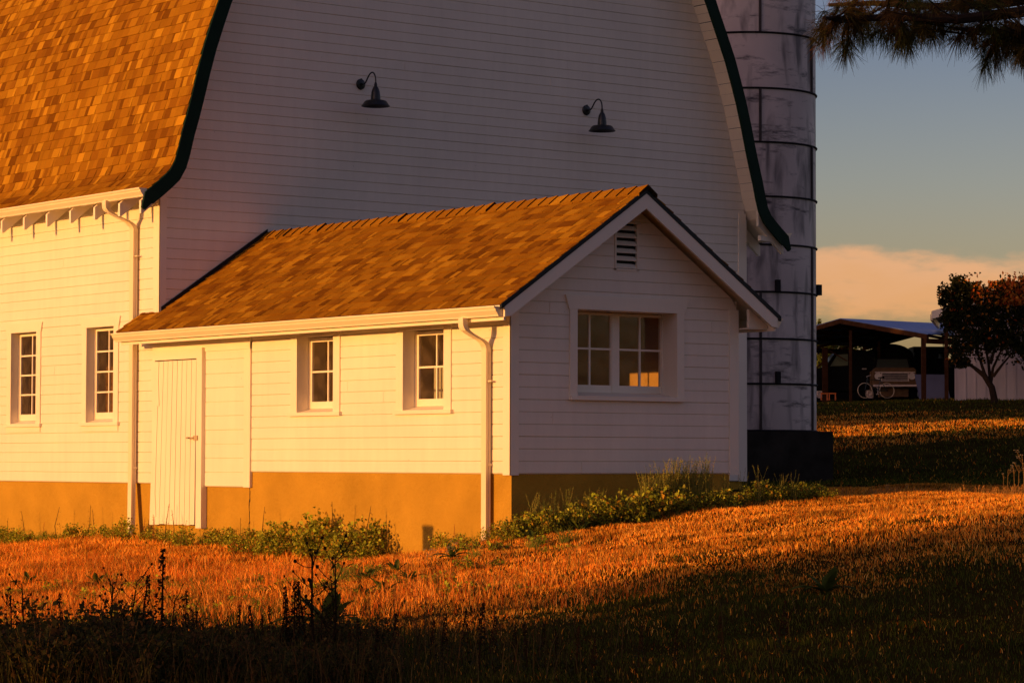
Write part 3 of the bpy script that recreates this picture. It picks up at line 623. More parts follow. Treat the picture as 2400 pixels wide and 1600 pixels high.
# ------------------------------------------------------------------ wall lamps
def lamp(x, z, label):
    t = thing('wall_lamp', label, 'wall lamp', (x, L-.016, z), group='gooseneck lamps on the barn wall')
    mb = MB()
    prof = [(.001, .0), (.074, .0), (.074, .012), (.066, .022), (.022, .03), (.018, .05), (.001, .052)]
    n = 28
    for (r0, y0), (r1, y1) in zip(prof[:-1], prof[1:]):
        for k in range(n):
            a0, a1 = 2*pi*k/n, 2*pi*(k+1)/n
            mb.quad((r0*cos(a0), -y0, r0*sin(a0)), (r0*cos(a1), -y0, r0*sin(a1)), (r1*cos(a1), -y1, r1*sin(a1)), (r1*cos(a0), -y1, r1*sin(a0)))
    for zz in (.071, -.071): mb.tube([(0, 0, zz), (0, -.03, zz)], .009, 8)
    mb.build('backplate', LAMPM, t)
    D = .372; ctl = [(0, -.04, 0), (0, -.085, -.006), (0, -.125, .012), (0, -.165, .055), (0, -.205, .10), (0, -.25, .128), (0, -.295, .132), (0, -.335, .11), (0, -.362, .065), (0, -.372, .01), (0, -.372, -.04)]
    pts = []
    for i in range(len(ctl)-1):
        p0, p1, p2, p3 = [Vector(ctl[max(0, min(len(ctl)-1, i+j))]) for j in (-1, 0, 1, 2)]
        for k in range(4):
            u = k/4; pts.append(.5*((2*p1)+(-p0+p2)*u+(2*p0-5*p1+4*p2-p3)*u*u+(-p0+3*p1-3*p2+p3)*u**3))
    mb = MB(); mb.tube(pts+[Vector(ctl[-1])], .0105, 10); mb.build('arm', LAMPM, t, smooth=True, merge=True)
    mb = MB()
    mb.lathe([(.012, -.012), (.019, -.03), (.020, -.045), (.026, -.05), (.021, -.056), (.021, -.066), (.034, -.082), (.048, -.11), (.058, -.15), (.064, -.20), (.067, -.25), (.068, -.262), (.10, -.263),
              (.135, -.266), (.152, -.276), (.168, -.300), (.182, -.322), (.198, -.340), (.199, -.345), (.192, -.342), (.160, -.30), (.06, -.27), (.06, -.20)], (0, -D, 0), 36)
    mb.build('shade', LAMPM, t, smooth=True, merge=True)
    return t
lamp(3.140, 5.35, 'black gooseneck barn lamp above the low roof, the left of the pair')
lamp(7.150, 5.306, 'black gooseneck barn lamp near the outbuilding gable peak, the right of the pair')

# ------------------------------------------------------------------ silo
SD = 64.0; SX, SY = cw(SD, 545/6450.*SD); SR = 168/6450.*SD
silo = thing('silo', 'tall round weathered steel silo with dark bands standing behind the barn', 'silo', (SX, SY, .83))
SZ = [.846, 1.908, 2.931, 3.996, 5.072, 6.169, 7.408, 8.640, 9.913, 11.2, 12.5, 13.8]
def silo_mat():
    m = SILO; t = m.node_tree; b = t.nodes['Principled BSDF']; mx = [n for n in t.nodes if n.type == 'MIX'][0]; tcn = [n for n in t.nodes if n.type == 'TEX_COORD'][0]
    mp = t.nodes.new('ShaderNodeMapping'); mp.inputs['Scale'].default_value = (2.2, 2.2, .5); t.links.new(tcn.outputs['Object'], mp.inputs['Vector'])
    n = t.nodes.new('ShaderNodeTexNoise'); n.inputs['Scale'].default_value = 1.3; n.inputs['Detail'].default_value = 8; n.inputs['Distortion'].default_value = .4; t.links.new(mp.outputs[0], n.inputs['Vector'])
    n2 = t.nodes.new('ShaderNodeTexNoise'); n2.inputs['Scale'].default_value = .8; n2.inputs['Detail'].default_value = 9; n2.inputs['Roughness'].default_value = .7
    mp2 = t.nodes.new('ShaderNodeMapping'); mp2.inputs['Scale'].default_value = (1, 1, 4.5); mp2.inputs['Rotation'].default_value = (.35, 0, 0); t.links.new(tcn.outputs['Object'], mp2.inputs['Vector']); t.links.new(mp2.outputs[0], n2.inputs['Vector'])
    def mr_(src, a, b_, c, d):
        r = t.nodes.new('ShaderNodeMapRange'); t.links.new(src, r.inputs['Value']); r.inputs['From Min'].default_value = a; r.inputs['From Max'].default_value = b_; r.inputs['To Min'].default_value = c; r.inputs['To Max'].default_value = d; return r.outputs[0]
    g = t.nodes.new('ShaderNodeMath'); g.operation = 'MAXIMUM'; t.links.new(mr_(n.outputs['Fac'], .50, .68, 0, .8), g.inputs[0]); t.links.new(mr_(n2.outputs['Fac'], .53, .66, 0, .95), g.inputs[1])
    m2 = t.nodes.new('ShaderNodeMix'); m2.data_type = 'RGBA'; t.links.new(g.outputs[0], m2.inputs['Factor']); t.links.new(mx.outputs['Result'], m2.inputs['A']); m2.inputs['B'].default_value = (.055, .05, .055, 1)
    t.links.new(m2.outputs['Result'], b.inputs['Base Color'])
silo_mat()
def local(t, o): o.parent = t; return o
mb = MB(); n = 72
for z0, z1 in zip(SZ[:-1], SZ[1:]):
    zz = z0-.83; zt = z1-.83
    for k in range(n):
        a0, a1 = 2*pi*k/n, 2*pi*(k+1)/n
        mb.quad((SR*cos(a0), SR*sin(a0), zz), (SR*cos(a1), SR*sin(a1), zz), (SR*cos(a1), SR*sin(a1), zt), (SR*cos(a0), SR*sin(a0), zt))
o = mb.build('wall', SILO, silo, smooth=True, merge=True)
for i, z in enumerate(SZ[:-2]):
    mb = MB(); mb.lathe([(SR-.01, -.03), (SR+.03, -.02), (SR+.04, 0), (SR+.03, .016), (SR-.01, .022)], (0, 0, z-.83), 72); mb.build('band', SILOD, silo, smooth=True, merge=True)
SEAMM = material('silo_seam', (.06, .05, .045), .8, .3, 6)
def sang(u):   # angle on the silo wall for a picture bearing
    s = (u-1745)/168.; s = max(-.999, min(.999, s)); d = -F0*sqrt(1-s*s) + R0*s; return atan2(d.y, d.x)
def seam(u, z0, z1, wd=.035):
    a = sang(u); mb = MB(); da = wd/SR
    P = [((SR-.005)*cos(a-da), (SR-.005)*sin(a-da)), ((SR+.035)*cos(a-da), (SR+.035)*sin(a-da)), ((SR+.035)*cos(a+da), (SR+.035)*sin(a+da)), ((SR-.005)*cos(a+da), (SR-.005)*sin(a+da))]
    mb.prism(P, lambda x, y, e: (x, y, e), z0-.83, z1-.83); mb.build('seam', SEAMM, silo)
alt = [(1899-4, 1764), ]
for i in range(len(SZ)-1):
    if i % 2 == 1 or i < 3: seam(1899-4, SZ[i]+.02, SZ[i+1]-.02)
    if i % 2 == 0 or i < 2: seam(1768, SZ[i]+.02, SZ[i+1]-.02, .028)
for u, i in ((1806, 2-1), (1806, 4-1)):
    a = sang(u); mb = MB(); c = Vector((cos(a), sin(a), 0)); q = Vector((-sin(a), cos(a), 0)); z = SZ[i]-.83
    p = c*(SR+.01); P = [p-q*.05, p+q*.05, p+q*.05+c*.10, p-q*.05+c*.10]
    mb.hexa([(v.x, v.y, z) for v in P]+[(v.x, v.y, z+.27) for v in P]); mb.build('bracket', SILOD, silo)
a = sang(1912); c = Vector((cos(a), sin(a), 0)); mb = MB(); mb.box(c.x*(SR+.05)-.06, c.x*(SR+.05)+.06, c.y*(SR+.05)-.06, c.y*(SR+.05)+.06, SZ[3]-.83, SZ[3]-.83+.25); mb.build('bracket', SILOD, silo)
mb = MB(); mb.lathe([(SR+.04, 0), (.35, 1.3), (.001, 1.45)], (0, 0, SZ[-1]-.83), 48); mb.build('roof', SILO, silo, smooth=True, merge=True)
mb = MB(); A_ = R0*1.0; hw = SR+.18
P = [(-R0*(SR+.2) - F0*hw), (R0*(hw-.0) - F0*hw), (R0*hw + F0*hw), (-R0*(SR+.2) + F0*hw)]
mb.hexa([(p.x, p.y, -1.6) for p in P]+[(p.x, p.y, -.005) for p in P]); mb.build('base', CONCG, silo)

# ------------------------------------------------------------------ vegetation
GRASS = material('grass_blades', (1, 1, 1), 1.0, 0.1, 30, attr=True, spec=0.0, trans=0.25)
LEAF = material('weed_leaves', (1, 1, 1), 0.8, 0.15, 20, attr=True, spec=0.05, trans=0.3)
BARK = material('bark', (0.030, 0.020, 0.014), 1.0, 0.35, 6, 0.8, 25, spec=0.05)
STALK = material('dry_stalks', (1, 1, 1), 0.95, 0.15, 20, attr=True, spec=0.0)
def fbm(x, y, s, seed=0):
    r = np.random.default_rng(seed); out = np.zeros_like(x)
    for o in range(5):
        k = s*1.9**o; a = r.uniform(0, 2*pi, 4); p = r.uniform(0, 2*pi, 4)
        for i in range(4): out += np.sin((x*np.cos(a[i])+y*np.sin(a[i]))*k+p[i]+1.7*np.sin((x*np.sin(a[i])-y*np.cos(a[i]))*k*.6+p[3-i]))/(1.6**o)/4
    return out
def sample_wedge(n, d0, d1, margin=0.6, latlo=None, lathi=None):
    u = rng.random(n); d = np.sqrt(d0*d0+u*(d1*d1-d0*d0)); lo = -.186*d-margin if latlo is None else latlo; hi = .186*d+margin if lathi is None else lathi
    lat = lo + (hi-lo)*rng.random(n); x = CAM.x+F0.x*d+R0.x*lat; y = CAM.y+F0.y*d+R0.y*lat
    keep = ~(((x > -.03) & (x < W-.05) & (y > -.03) & (y < L+.1)) | ((x > -.03) & (x < BW+.05) & (y > L-.03) & (y < YB)))
    keep &= np.hypot(x-SX, y-SY) > SR+.6
    return x[keep], y[keep], d[keep], lat[keep]
def blades(name, x, y, h, wd, cols, lean=.35, label=None, mat=None, z=None):
    n = len(x); z = hgt(x, y) if z is None else z; a = rng.uniform(0, 2*pi, n); b = rng.uniform(0, 2*pi, n)
    l = lean*h*rng.random(n)**.7*1.6
    dx, dy = np.cos(a)*wd/2, np.sin(a)*wd/2
    V = np.empty((n, 4, 3)); mx, my = x+np.cos(b)*l*.35, y+np.sin(b)*l*.35
    V[:, 0] = np.stack([x-dx, y-dy, z-.015], 1); V[:, 1] = np.stack([x+dx, y+dy, z-.015], 1)
    V[:, 2] = np.stack([mx+dx*.8, my+dy*.8, z+h*.6], 1); V[:, 3] = np.stack([mx-dx*.8, my-dy*.8, z+h*.6], 1)
    T = np.empty((n, 3, 3)); T[:, 0] = V[:, 3]; T[:, 1] = V[:, 2]; T[:, 2] = np.stack([x+np.cos(b)*l, y+np.sin(b)*l, z+h], 1)
    # one mesh: quads followed by triangles
    me = bpy.data.meshes.new(name); VV = np.concatenate([V.reshape(-1, 3), T[:, 2]], 0)
    me.vertices.add(len(VV)); me.vertices.foreach_set('co', VV.astype(np.float32).ravel())
    i = np.arange(n)*4; tip = n*4+np.arange(n)
    li = np.concatenate([np.stack([i, i+1, i+2, i+3], 1).ravel(), np.stack([i+3, i+2, tip], 1).ravel()]).astype(np.int32)
    me.loops.add(len(li)); me.loops.foreach_set('vertex_index', li)
    me.polygons.add(2*n); me.polygons.foreach_set('loop_start', np.concatenate([np.arange(n)*4, n*4+np.arange(n)*3]).astype(np.int32)); me.update(calc_edges=True)
    at = me.color_attributes.new('Col', 'FLOAT_COLOR', 'POINT'); cc = np.concatenate([np.repeat(cols, 4, 0), cols], 0)
    at.data.foreach_set('color', np.concatenate([cc, np.ones((len(cc), 1))], 1).astype(np.float32).ravel())
    me.materials.append(mat or GRASS); o = bpy.data.objects.new(name, me); COL.objects.link(o)
    if label: tag(o, label, kind='stuff')
    return o
def pick(pal, n, wts=None):
    pal = np.array(pal); wts = None if wts is None else np.array(wts)/sum(wts)
    return pal[rng.choice(len(pal), n, p=wts)]*rng.uniform(.75, 1.25, (n, 1))
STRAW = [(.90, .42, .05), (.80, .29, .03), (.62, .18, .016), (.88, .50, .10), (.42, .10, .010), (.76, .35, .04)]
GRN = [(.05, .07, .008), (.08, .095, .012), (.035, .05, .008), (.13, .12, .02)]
# mown dry lawn
x, y, d, lat = sample_wedge(430000, 14.5, 40)
g = fbm(x, y, .55, 3) + .4*fbm(x, y, 2.3, 31) + 1.3*np.clip((23.2-d)/4, -1, 1)+.3*np.clip((24-d)/4, -1, 0) + .1 + .8*np.clip((y+.6+.087*x)/1.5, 0, 1)*(x > 3.4)  # lower lawn is greener; dark green also stands in for shade on the ground
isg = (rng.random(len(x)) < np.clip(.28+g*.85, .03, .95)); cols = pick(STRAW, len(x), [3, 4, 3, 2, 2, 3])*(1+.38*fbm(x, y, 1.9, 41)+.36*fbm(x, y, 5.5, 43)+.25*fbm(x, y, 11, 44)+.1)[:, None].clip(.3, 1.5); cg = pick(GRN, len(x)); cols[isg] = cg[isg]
hh = rng.uniform(.010, .040, len(x))*(1+.4*fbm(x, y, 1.6, 8)+.5*fbm(x, y, 7, 9)).clip(.25, 2.2)
left = np.clip((-lat-.3+fbm(x, y, .8, 4)*.9)/1.5, 0, 1)*np.clip((d-20)/4, 0, 1); hh = hh*(1+1.1*left*rng.random(len(x))); hh = np.clip(hh, .012, .3)
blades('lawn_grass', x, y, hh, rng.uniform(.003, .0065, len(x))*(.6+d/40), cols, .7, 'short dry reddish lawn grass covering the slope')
# taller standing straw on the bank in front of the barn
x, y, d, lat = sample_wedge(70000, 21, 41, lathi=1.2)
k = (fbm(x, y, .9, 12)+.9*fbm(x, y, 4.2, 14) > -.1+ (lat+.5)*.35) & (x < -.75-.5*rng.random(len(x))); x, y, d, lat = x[k], y[k], d[k], lat[k]
blades('straw_grass', x, y, (.03+.14*rng.random(len(x))**1.8)*np.clip((-x-.2)/2.2, .35, 1)*(1+.5*fbm(x, y, 1.2, 6)).clip(.3, 1.8), rng.uniform(.003, .006, len(x)), pick([(.90, .34, .05), (.85, .25, .03), (.68, .15, .015), (.88, .42, .09), (.50, .09, .010), (.78, .28, .035), (.10, .11, .018)], len(x), [4, 4, 3, 3, 3, 3, 2])*(1+.4*fbm(x, y, 3.1, 51)+.12)[:, None].clip(.4, 1.4), .55, 'tall dry orange straw grass on the bank below the barn wall')
# far lawn
x, y, d, lat = sample_wedge(150000, 40, 122, 3.0)
k = lat > .06*d-1.5; x, y, d, lat = x[k], y[k], d[k], lat[k]
isg = rng.random(len(x)) < np.clip(.25+.6*fbm(x, y, .25, 5), .05, .8); cols = pick(STRAW, len(x)); isg |= ((y < 29) | (d > 104)) & (rng.random(len(x)) < .93); cols[isg] = pick(GRN, len(x))[isg]  # dark green put where barn and trees shade the field
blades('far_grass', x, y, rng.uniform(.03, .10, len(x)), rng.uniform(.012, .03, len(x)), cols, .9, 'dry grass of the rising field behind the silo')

def leafq(mb_v, mb_c, p, s, col, nrm=None, ar=.8):
    n = nrm if nrm is not None else Vector((random.gauss(0, 1), random.gauss(0, 1), random.gauss(.3, 1)))
    n = n.normalized(); a = n.orthogonal().normalized(); a = (Matrix.Rotation(random.uniform(0, 2*pi), 3, n) @ a); b = n.cross(a)*ar
    mid = n*s*.18
    for q in (p-a*s*.5, p-b*s*.42+mid, p+a*s*.5, p+b*s*.42+mid): mb_v.append((q.x, q.y, q.z))
    mb_c.append(col)
def leafmesh(name, V, C, mat=LEAF, parent=None): return npmesh(name, np.array(V), 4, mat, np.array(C), parent)
WG = [(.32, .38, .03), (.42, .46, .04), (.20, .24, .02), (.52, .52, .06), (.10, .12, .012), (.50, .28, .03)]
def weed_bush(h, r, n, pal, leaf=.03, name='weed'):
    V, C = [], []; mb = MB(); t = bpy.data.objects.new(name, None); COL.objects.link(t)
    ns = max(5, int(n/26))
    for s_ in range(ns):
        a = random.uniform(0, 2*pi); rr = r*sqrt(random.random()); top = Vector((cos(a)*rr*1.1, sin(a)*rr*1.1, h*random.uniform(.55, 1)*(1-.35*(rr/r)**2))); base = Vector((cos(a)*rr*.3, sin(a)*rr*.3, -.05))
        mid = (base+top)/2 + Vector((random.gauss(0, .02), random.gauss(0, .02), 0)); mb.tube([base, mid, top], [.004, .003, .0015], 4, random.choice(((.12, .12, .03), (.16, .09, .03))), False)
        for k in range(int(n/ns)):
            u = random.random()**.6; p = base.lerp(top, u) + Vector((random.gauss(0, 1), random.gauss(0, 1), random.gauss(0, .6)))*(.045*(h/.4)**.5)*(1.1-.5*u)
            if p.z < .0: p.z = random.uniform(0, .04)
            c = random.choice(pal); kk = random.uniform(.7, 1.3); leafq(V, C, p, leaf*random.uniform(.6, 1.7), tuple(v*kk for v in c))
    mb.build('stem', STALK, t); leafmesh('foliage', V, C, parent=t); return t
def spike_grass(h, n, name='grass_tuft', col=((.30, .26, .06), (.22, .22, .05), (.16, .18, .035)), lean=.25, ear=True):
    t = bpy.data.objects.new(name, None); COL.objects.link(t); mb = MB(); V, C = [], []
    for i in range(n):
        a = random.uniform(0, 2*pi); hh_ = h*random.uniform(.5, 1); c = random.choice(col); l = lean*hh_*random.random()
        b = Vector((random.gauss(0, .03), random.gauss(0, .03), -.03)); m = b+Vector((cos(a)*l*.3, sin(a)*l*.3, hh_*.6)); tp = b+Vector((cos(a)*l, sin(a)*l, hh_))
        mb.tube([b, m, tp], [.0028, .0022, .0012], 3, c, False)
        if ear:
            for k in range(12):
                u = .70+.3*k/12; p = m.lerp(tp, (u-.6)/.4) + Vector((random.gauss(0, .004), random.gauss(0, .004), 0)); leafq(V, C, p, .017, tuple(v*random.uniform(.9, 1.3) for v in c), ar=.5)
        if random.random() < .6:
            p = b.lerp(m, random.uniform(.2, .8)); a2 = random.uniform(0, 2*pi); q = p+Vector((cos(a2)*.07, sin(a2)*.07, .06)); mb.tri(p-Vector((.003, 0, 0)), p+Vector((.003, 0, 0)), q, c)
    mb.build('stem', STALK, t); 
    if V: leafmesh('foliage', V, C, STALK, t)
    return t
def stalk_plant(h, kind, name='stalk', col=(.05, .03, .015)):
    t = bpy.data.objects.new(name, None); COL.objects.link(t); mb = MB(); V, C = [], []
    b = Vector((0, 0, -.05)); tp = Vector((random.gauss(0, .06)*h, random.gauss(0, .06)*h, h)); m = (b+tp)/2+Vector((random.gauss(0, .02), random.gauss(0, .02), 0))
    mb.tube([b, m, tp], [.009*h/.6, .007*h/.6, .003], 6, col)
    if kind == 'spike':      # dock or mullein spike: lumps packed along the upper half, big ragged leaves below
        for k in range(150):
            u = random.uniform(.42, 1); p = b.lerp(tp, u); r = .020*(1.15-u)*1.6+.004; a = random.uniform(0, 2*pi)
            leafq(V, C, p+Vector((cos(a)*r, sin(a)*r, 0)), random.uniform(.014, .026), tuple(v*random.uniform(.6, 1.5) for v in col))
        for k in range(9):
            u = random.uniform(.1, .5); p = b.lerp(tp, u); a = random.uniform(0, 2*pi); dvec = Vector((cos(a), sin(a), random.uniform(-.1, .5)))
            leafq(V, C, p+dvec*.05, .11, (.03, .035, .012), Vector((cos(a+1.5)*.4, sin(a+1.5)*.4, 1)), .35)
    elif kind == 'heads':    # knapweed: forking twigs with round dark heads
        for k in range(16):
            u = random.uniform(.3, 1); p = b.lerp(tp, u); a = random.uniform(0, 2*pi); q = p+Vector((cos(a)*.10, sin(a)*.10, random.uniform(.03, .13)))*(h/.6)
            mb.tube([p, (p+q)/2-Vector((0, 0, .01)), q], [.0028, .0024, .002], 4, col)
            r = random.uniform(.0055, .009); mb.lathe([(.001, -r), (r*.8, -r*.6), (r, 0), (r*.8, r*.7), (r*.9, r*1.1), (.001, r)], q, 8, tuple(v*.8 for v in col))
            if random.random() < .5: leafq(V, C, (p+q)/2, .05, (.04, .045, .014), ar=.35)
    elif kind == 'twig':     # lanky stem with small leaves
        for k in range(16):
            u = random.uniform(.15, 1); p = b.lerp(tp, u); a = random.uniform(0, 2*pi)
            leafq(V, C, p+Vector((cos(a), sin(a), .2))*.014, .026, tuple(v*random.uniform(.8, 1.4) for v in col), ar=.45)
    elif kind == 'umbel':
        for k in range(5):
            a = random.uniform(0, 2*pi); q = tp+Vector((cos(a)*.06, sin(a)*.06, random.uniform(-.06, .05))); mb.tube([b.lerp(tp, .8), q], [.002, .0015], 4, col)
            for j in range(14):
                aa = random.uniform(0, 2*pi); r = .022*sqrt(random.random()); leafq(V, C, q+Vector((cos(aa)*r, sin(aa)*r, .006*random.random())), .012, (.5, .42, .28), Vector((random.gauss(0, .5), random.gauss(0, .5), 1)))
    mb.build('stem', STALK, t)
    if V: leafmesh('foliage', V, C, LEAF, t)
    return t
def broadleaf(h, n, name='burdock'):      # low rosette with big leaves
    t = bpy.data.objects.new(name, None); COL.objects.link(t); mb = MB()
    for k in range(n):
        a = 2*pi*k/n+random.gauss(0, .3); ln = h*random.uniform(.8, 1.4); c = random.choice(((.07, .10, .018), (.10, .13, .022), (.05, .07, .014))); wd = ln*.13; el = random.uniform(.3, 1.1); pts = []
        for i in range(6):
            u = i/5; r = ln*u; z = ln*(sin(el)*u-.55*u*u*cos(el)*1.0)+.01; w_ = wd*sin(pi*min(1, u*.9+.1))**.8; pts.append((Vector((cos(a)*r*cos(el), sin(a)*r*cos(el), max(z, .005))), Vector((-sin(a), cos(a), 0))*w_))
        for (p, q), (p2, q2) in zip(pts[:-1], pts[1:]): mb.quad(p-q, p+Vector((0, 0, -.01)), p2+Vector((0, 0, -.01)), p2-q2, c); mb.quad(p+Vector((0, 0, -.01)), p+q, p2+q2, p2+Vector((0, 0, -.01)), c)
    mb.build('foliage', LEAF, t); return t
def scatter(protos, places, label, cat, group, smin=.8, smax=1.2, used=None):
    first = set()
    for i, (x, y, s) in enumerate(places):
        p = protos[i % len(protos)]
        if id(p) not in first: o = p; first.add(id(p))
        else: o = copy_tree(p)
        o.location = (x, y, hz(x, y)); o.rotation_euler = (0, 0, random.uniform(0, 6.28)); k = s*random.uniform(smin, smax); o.scale = (k, k, k)
        o['label'] = label; o['category'] = cat; o['group'] = group
# green weeds in a row at the foot of the walls
wb = [weed_bush(random.uniform(.24, .42), random.uniform(.16, .30), 560, WG, name='green_weed') for _ in range(5)]
pl = []
for yy in np.arange(-.2, 13.5, .30):
    s = .42+.5*random.random()**1.5
    if 3.4 < yy < 4.7: s = random.uniform(.7, 1.25)
    if 2.2 < yy < 3.5: s = random.uniform(1.1, 1.75)
    if 1.0 < yy < 2.1: s = .40
    if 1.2 < yy < 2.1: continue
    pl.append((-random.uniform(.14, .42), yy+random.uniform(-.1, .1), s))
for yy in np.arange(2.3, 4.6, .28): pl.append((-random.uniform(.45, .75), yy, .9))
scatter(wb, pl, 'leafy green weed in the row growing along the foot of the lit side wall', 'weed', 'leafy weeds along the lit foundation', .85, 1.1)
wb = [weed_bush(random.uniform(.28, .36), random.uniform(.2, .28), 620, WG+[(.24, .22, .04), (.2, .19, .03)], name='green_weed') for _ in range(4)]
pl = []
for u in np.arange(1195, 1960, 16):
    f = (u-1195)/735; d = 29.3+f*2.2+random.uniform(-.25, .25); lt = (u-1200)/6450*d; xx, yy = cw(d, lt)
    pl.append((xx, yy, (1.15 if 1330 < u < 1680 else .85)*random.uniform(.55, 1.3)*(1-.25*f)))
scatter(wb, pl, 'bright green weed in the clump in front of the shaded gable wall', 'weed', 'green weeds below the gable', .85, 1.15)
tw = [spike_grass(.62, 16, 'seeding_tuft') for _ in range(3)]
pl = []
for u in list(np.arange(1250, 1420, 26)) + list(np.arange(1500, 1665, 7)) + [1700, 1740, 1780, 1830, 1860]:
    d = 29.4+(u-1195)/735*2.0; xx, yy = cw(d, (u-1200)/6450*d); pl.append((xx, yy, 1.0 if 1500 < u < 1665 else .75))
scatter(tw, pl, 'tall yellow-green seeding grass standing out of the weeds below the gable', 'grass', 'seeding grass below the gable', .8, 1.1)
# lanky weeds against the foundation
tk = [stalk_plant(.55, 'twig', 'lanky_weed', (.14, .10, .03)) for _ in range(3)] + [stalk_plant(.45, 'twig', 'lanky_weed', (.28, .10, .03))]
pl = [(-.22, yy, s) for yy, s in ((3.05, 1.35), (2.42, 1.3), (2.2, .8), (7.4, .8), (7.1, .9), (6.9, .75), (6.6, .7), (7.6, .8), (9.2, .8), (10.0, .9), (11.0, 1.0), (10.4, .7), (8.9, .7), (11.5, .7), (12.3, .6), (.75, .6), (5.3, .6), (4.7, .8))]
scatter(tk, pl, 'lanky thin-stemmed weed standing against the sunlit foundation', 'weed', 'lanky weeds against the foundation', .85, 1.15)
# low green and straw plants scattered on the slope in front
bd = [broadleaf(.16, 11, 'dock_rosette') for _ in range(3)]
pl = []
for u, v in ((840, 1310), (890, 1315), (930, 1330), (960, 1345), (1010, 1350), (800, 1330), (860, 1350), (1060, 1300), (770, 1290), (1250, 1275), (1360, 1265), (900, 1395), (850, 1400), (70, 1330), (230, 1330), (390, 1315)):
    d = 27.5-(v-1300)*.05+(1000-min(u, 1000))*.0045; xx, yy = cw(d, (u-1200)/6450*d); pl.append((xx, yy, 1.0))
scatter(bd, pl, 'low green broad-leaved rosette on the straw slope before the side wall', 'weed', 'broad-leaved rosettes on the slope', .8, 1.3)
gt = [spike_grass(.20, 46, 'green_tuft', ((.20, .22, .04), (.14, .17, .03)), .9, False)]
pl = []
for u, v in ((835, 1385), (800, 1390), (870, 1380), (1250, 1320), (1330, 1300), (470, 1370), (1120, 1335)):
    d = 26.0-(v-1380)*.02; xx, yy = cw(d, (u-1200)/6450*d); pl.append((xx, yy, 1.0))
scatter(gt, pl, 'rounded tuft of green grass on the dry slope', 'grass', 'green tufts on the slope')
um = [stalk_plant(.24, 'umbel', 'pale_umbel', (.25, .2, .08)) for _ in range(3)]
pl = []
for u, v in ((1010, 1330), (1025, 1335), (1045, 1325), (1005, 1345), (1060, 1350)):
    d = 26.6; xx, yy = cw(d, (u-1200)/6450*d); pl.append((xx, yy, .8))
scatter(um, pl, 'pale yellow flowering weed on the slope below the post shadow', 'flower', 'pale flowering weeds on the slope')
# seed heads along the lit crest at the right
sh = [spike_grass(.18, 5, 'seed_stalk', ((.45, .22, .06), (.5, .28, .09)), .4) for _ in range(3)]
pl = []
for k in range(70):
    u = random.uniform(1880, 2420); d = 33.2+random.uniform(-.5, .7); xx, yy = cw(d, (u-1200)/6450*d); pl.append((xx, yy, .9))
scatter(sh, pl, 'dry orange seed stalk on the sunlit crest of the lawn', 'grass', 'seed stalks along the crest', .6, 1.2)
uf = [stalk_plant(.38, 'umbel', 'crest_flower', (.2, .12, .05)) for _ in range(2)]
pl = []
for u, s in ((2362, 1), (2385, .9), (2396, 1.15), (2376, .8), (2408, 1.0), (2350, .6)):
    d = 32.8; xx, yy = cw(d, (u-1200)/6450*d); pl.append((xx, yy, s))
scatter(uf, pl, 'small orange-lit flower head at the right end of the crest', 'flower', 'flowers at the right end of the crest')

lw = [weed_bush(random.uniform(.08, .13), random.uniform(.10, .2), 300, WG[:3]+[(.30, .17, .04), (.42, .2, .05)], .022, 'low_weed') for _ in range(5)]
pl = []
for k in range(85):
    d = random.uniform(22.5, 30.5); lt = random.uniform(-.186*d, .02*d); xx, yy = cw(d, lt)
    if xx < -.5: pl.append((xx, yy, random.uniform(.5, 1.25)))
scatter(lw, pl, 'low ragged weed growing among the orange straw on the bank', 'weed', 'low weeds among the straw', .8, 1.2)
# dark brush in the near shade, lower left
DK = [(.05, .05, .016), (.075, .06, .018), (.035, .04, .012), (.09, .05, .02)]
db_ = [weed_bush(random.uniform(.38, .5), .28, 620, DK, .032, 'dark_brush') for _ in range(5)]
pl = []
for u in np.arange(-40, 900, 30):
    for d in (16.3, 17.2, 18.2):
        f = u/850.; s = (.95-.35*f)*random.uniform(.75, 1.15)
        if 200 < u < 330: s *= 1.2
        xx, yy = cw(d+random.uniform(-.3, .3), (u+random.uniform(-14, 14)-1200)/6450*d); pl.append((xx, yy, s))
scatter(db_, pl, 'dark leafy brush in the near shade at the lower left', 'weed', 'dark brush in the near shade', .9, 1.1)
sp = [stalk_plant(.62, 'spike', 'seed_spike', (.035, .02, .010)) for _ in range(3)] + [stalk_plant(.55, 'heads', 'thistle_stalk', (.035, .022, .012)) for _ in range(4)]
pl = [(*cw(17.4, (u-1200)/6450*17.4), s) for u, s in ((368, 1.15), (345, .9), (435, .85), (470, .8), (520, .7), (300, 1.1), (250, 1.0), (560, .7), (600, .7), (640, .75), (700, 1.1), (745, 1.25), (772, 1.15), (800, .8), (680, .95), (720, .9), (150, .85), (60, .95), (20, .9), (100, .8), (400, .8), (620, .6), (660, .8), (690, 1.0), (760, .9))]
scatter(sp, pl, 'dark seed-headed stalk rising from the near brush against the lit bank', 'weed', 'dark stalks in the near brush', .88, 1.12)
sq = [stalk_plant(.45, 'spike', 'seed_spike', (.04, .022, .010)) for _ in range(3)]
pl = [(*cw(16.9+random.uniform(-.4, .6), (u-1200)/6450*17), random.uniform(.5, .85)) for u in list(np.arange(820, 1420, 38)) + [1500, 1580, 1700, 1850]]
scatter(sq, pl, 'thin brown dock spike in the dark lawn foreground', 'weed', 'brown dock spikes in the dark foreground', .85, 1.1)
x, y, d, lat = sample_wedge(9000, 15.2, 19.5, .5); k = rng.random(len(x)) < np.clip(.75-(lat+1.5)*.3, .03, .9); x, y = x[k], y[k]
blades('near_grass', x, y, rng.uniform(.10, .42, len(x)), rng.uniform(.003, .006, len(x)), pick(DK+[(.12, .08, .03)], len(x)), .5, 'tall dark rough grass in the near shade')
bl = [broadleaf(.38, 16, 'thistle_leaf')]
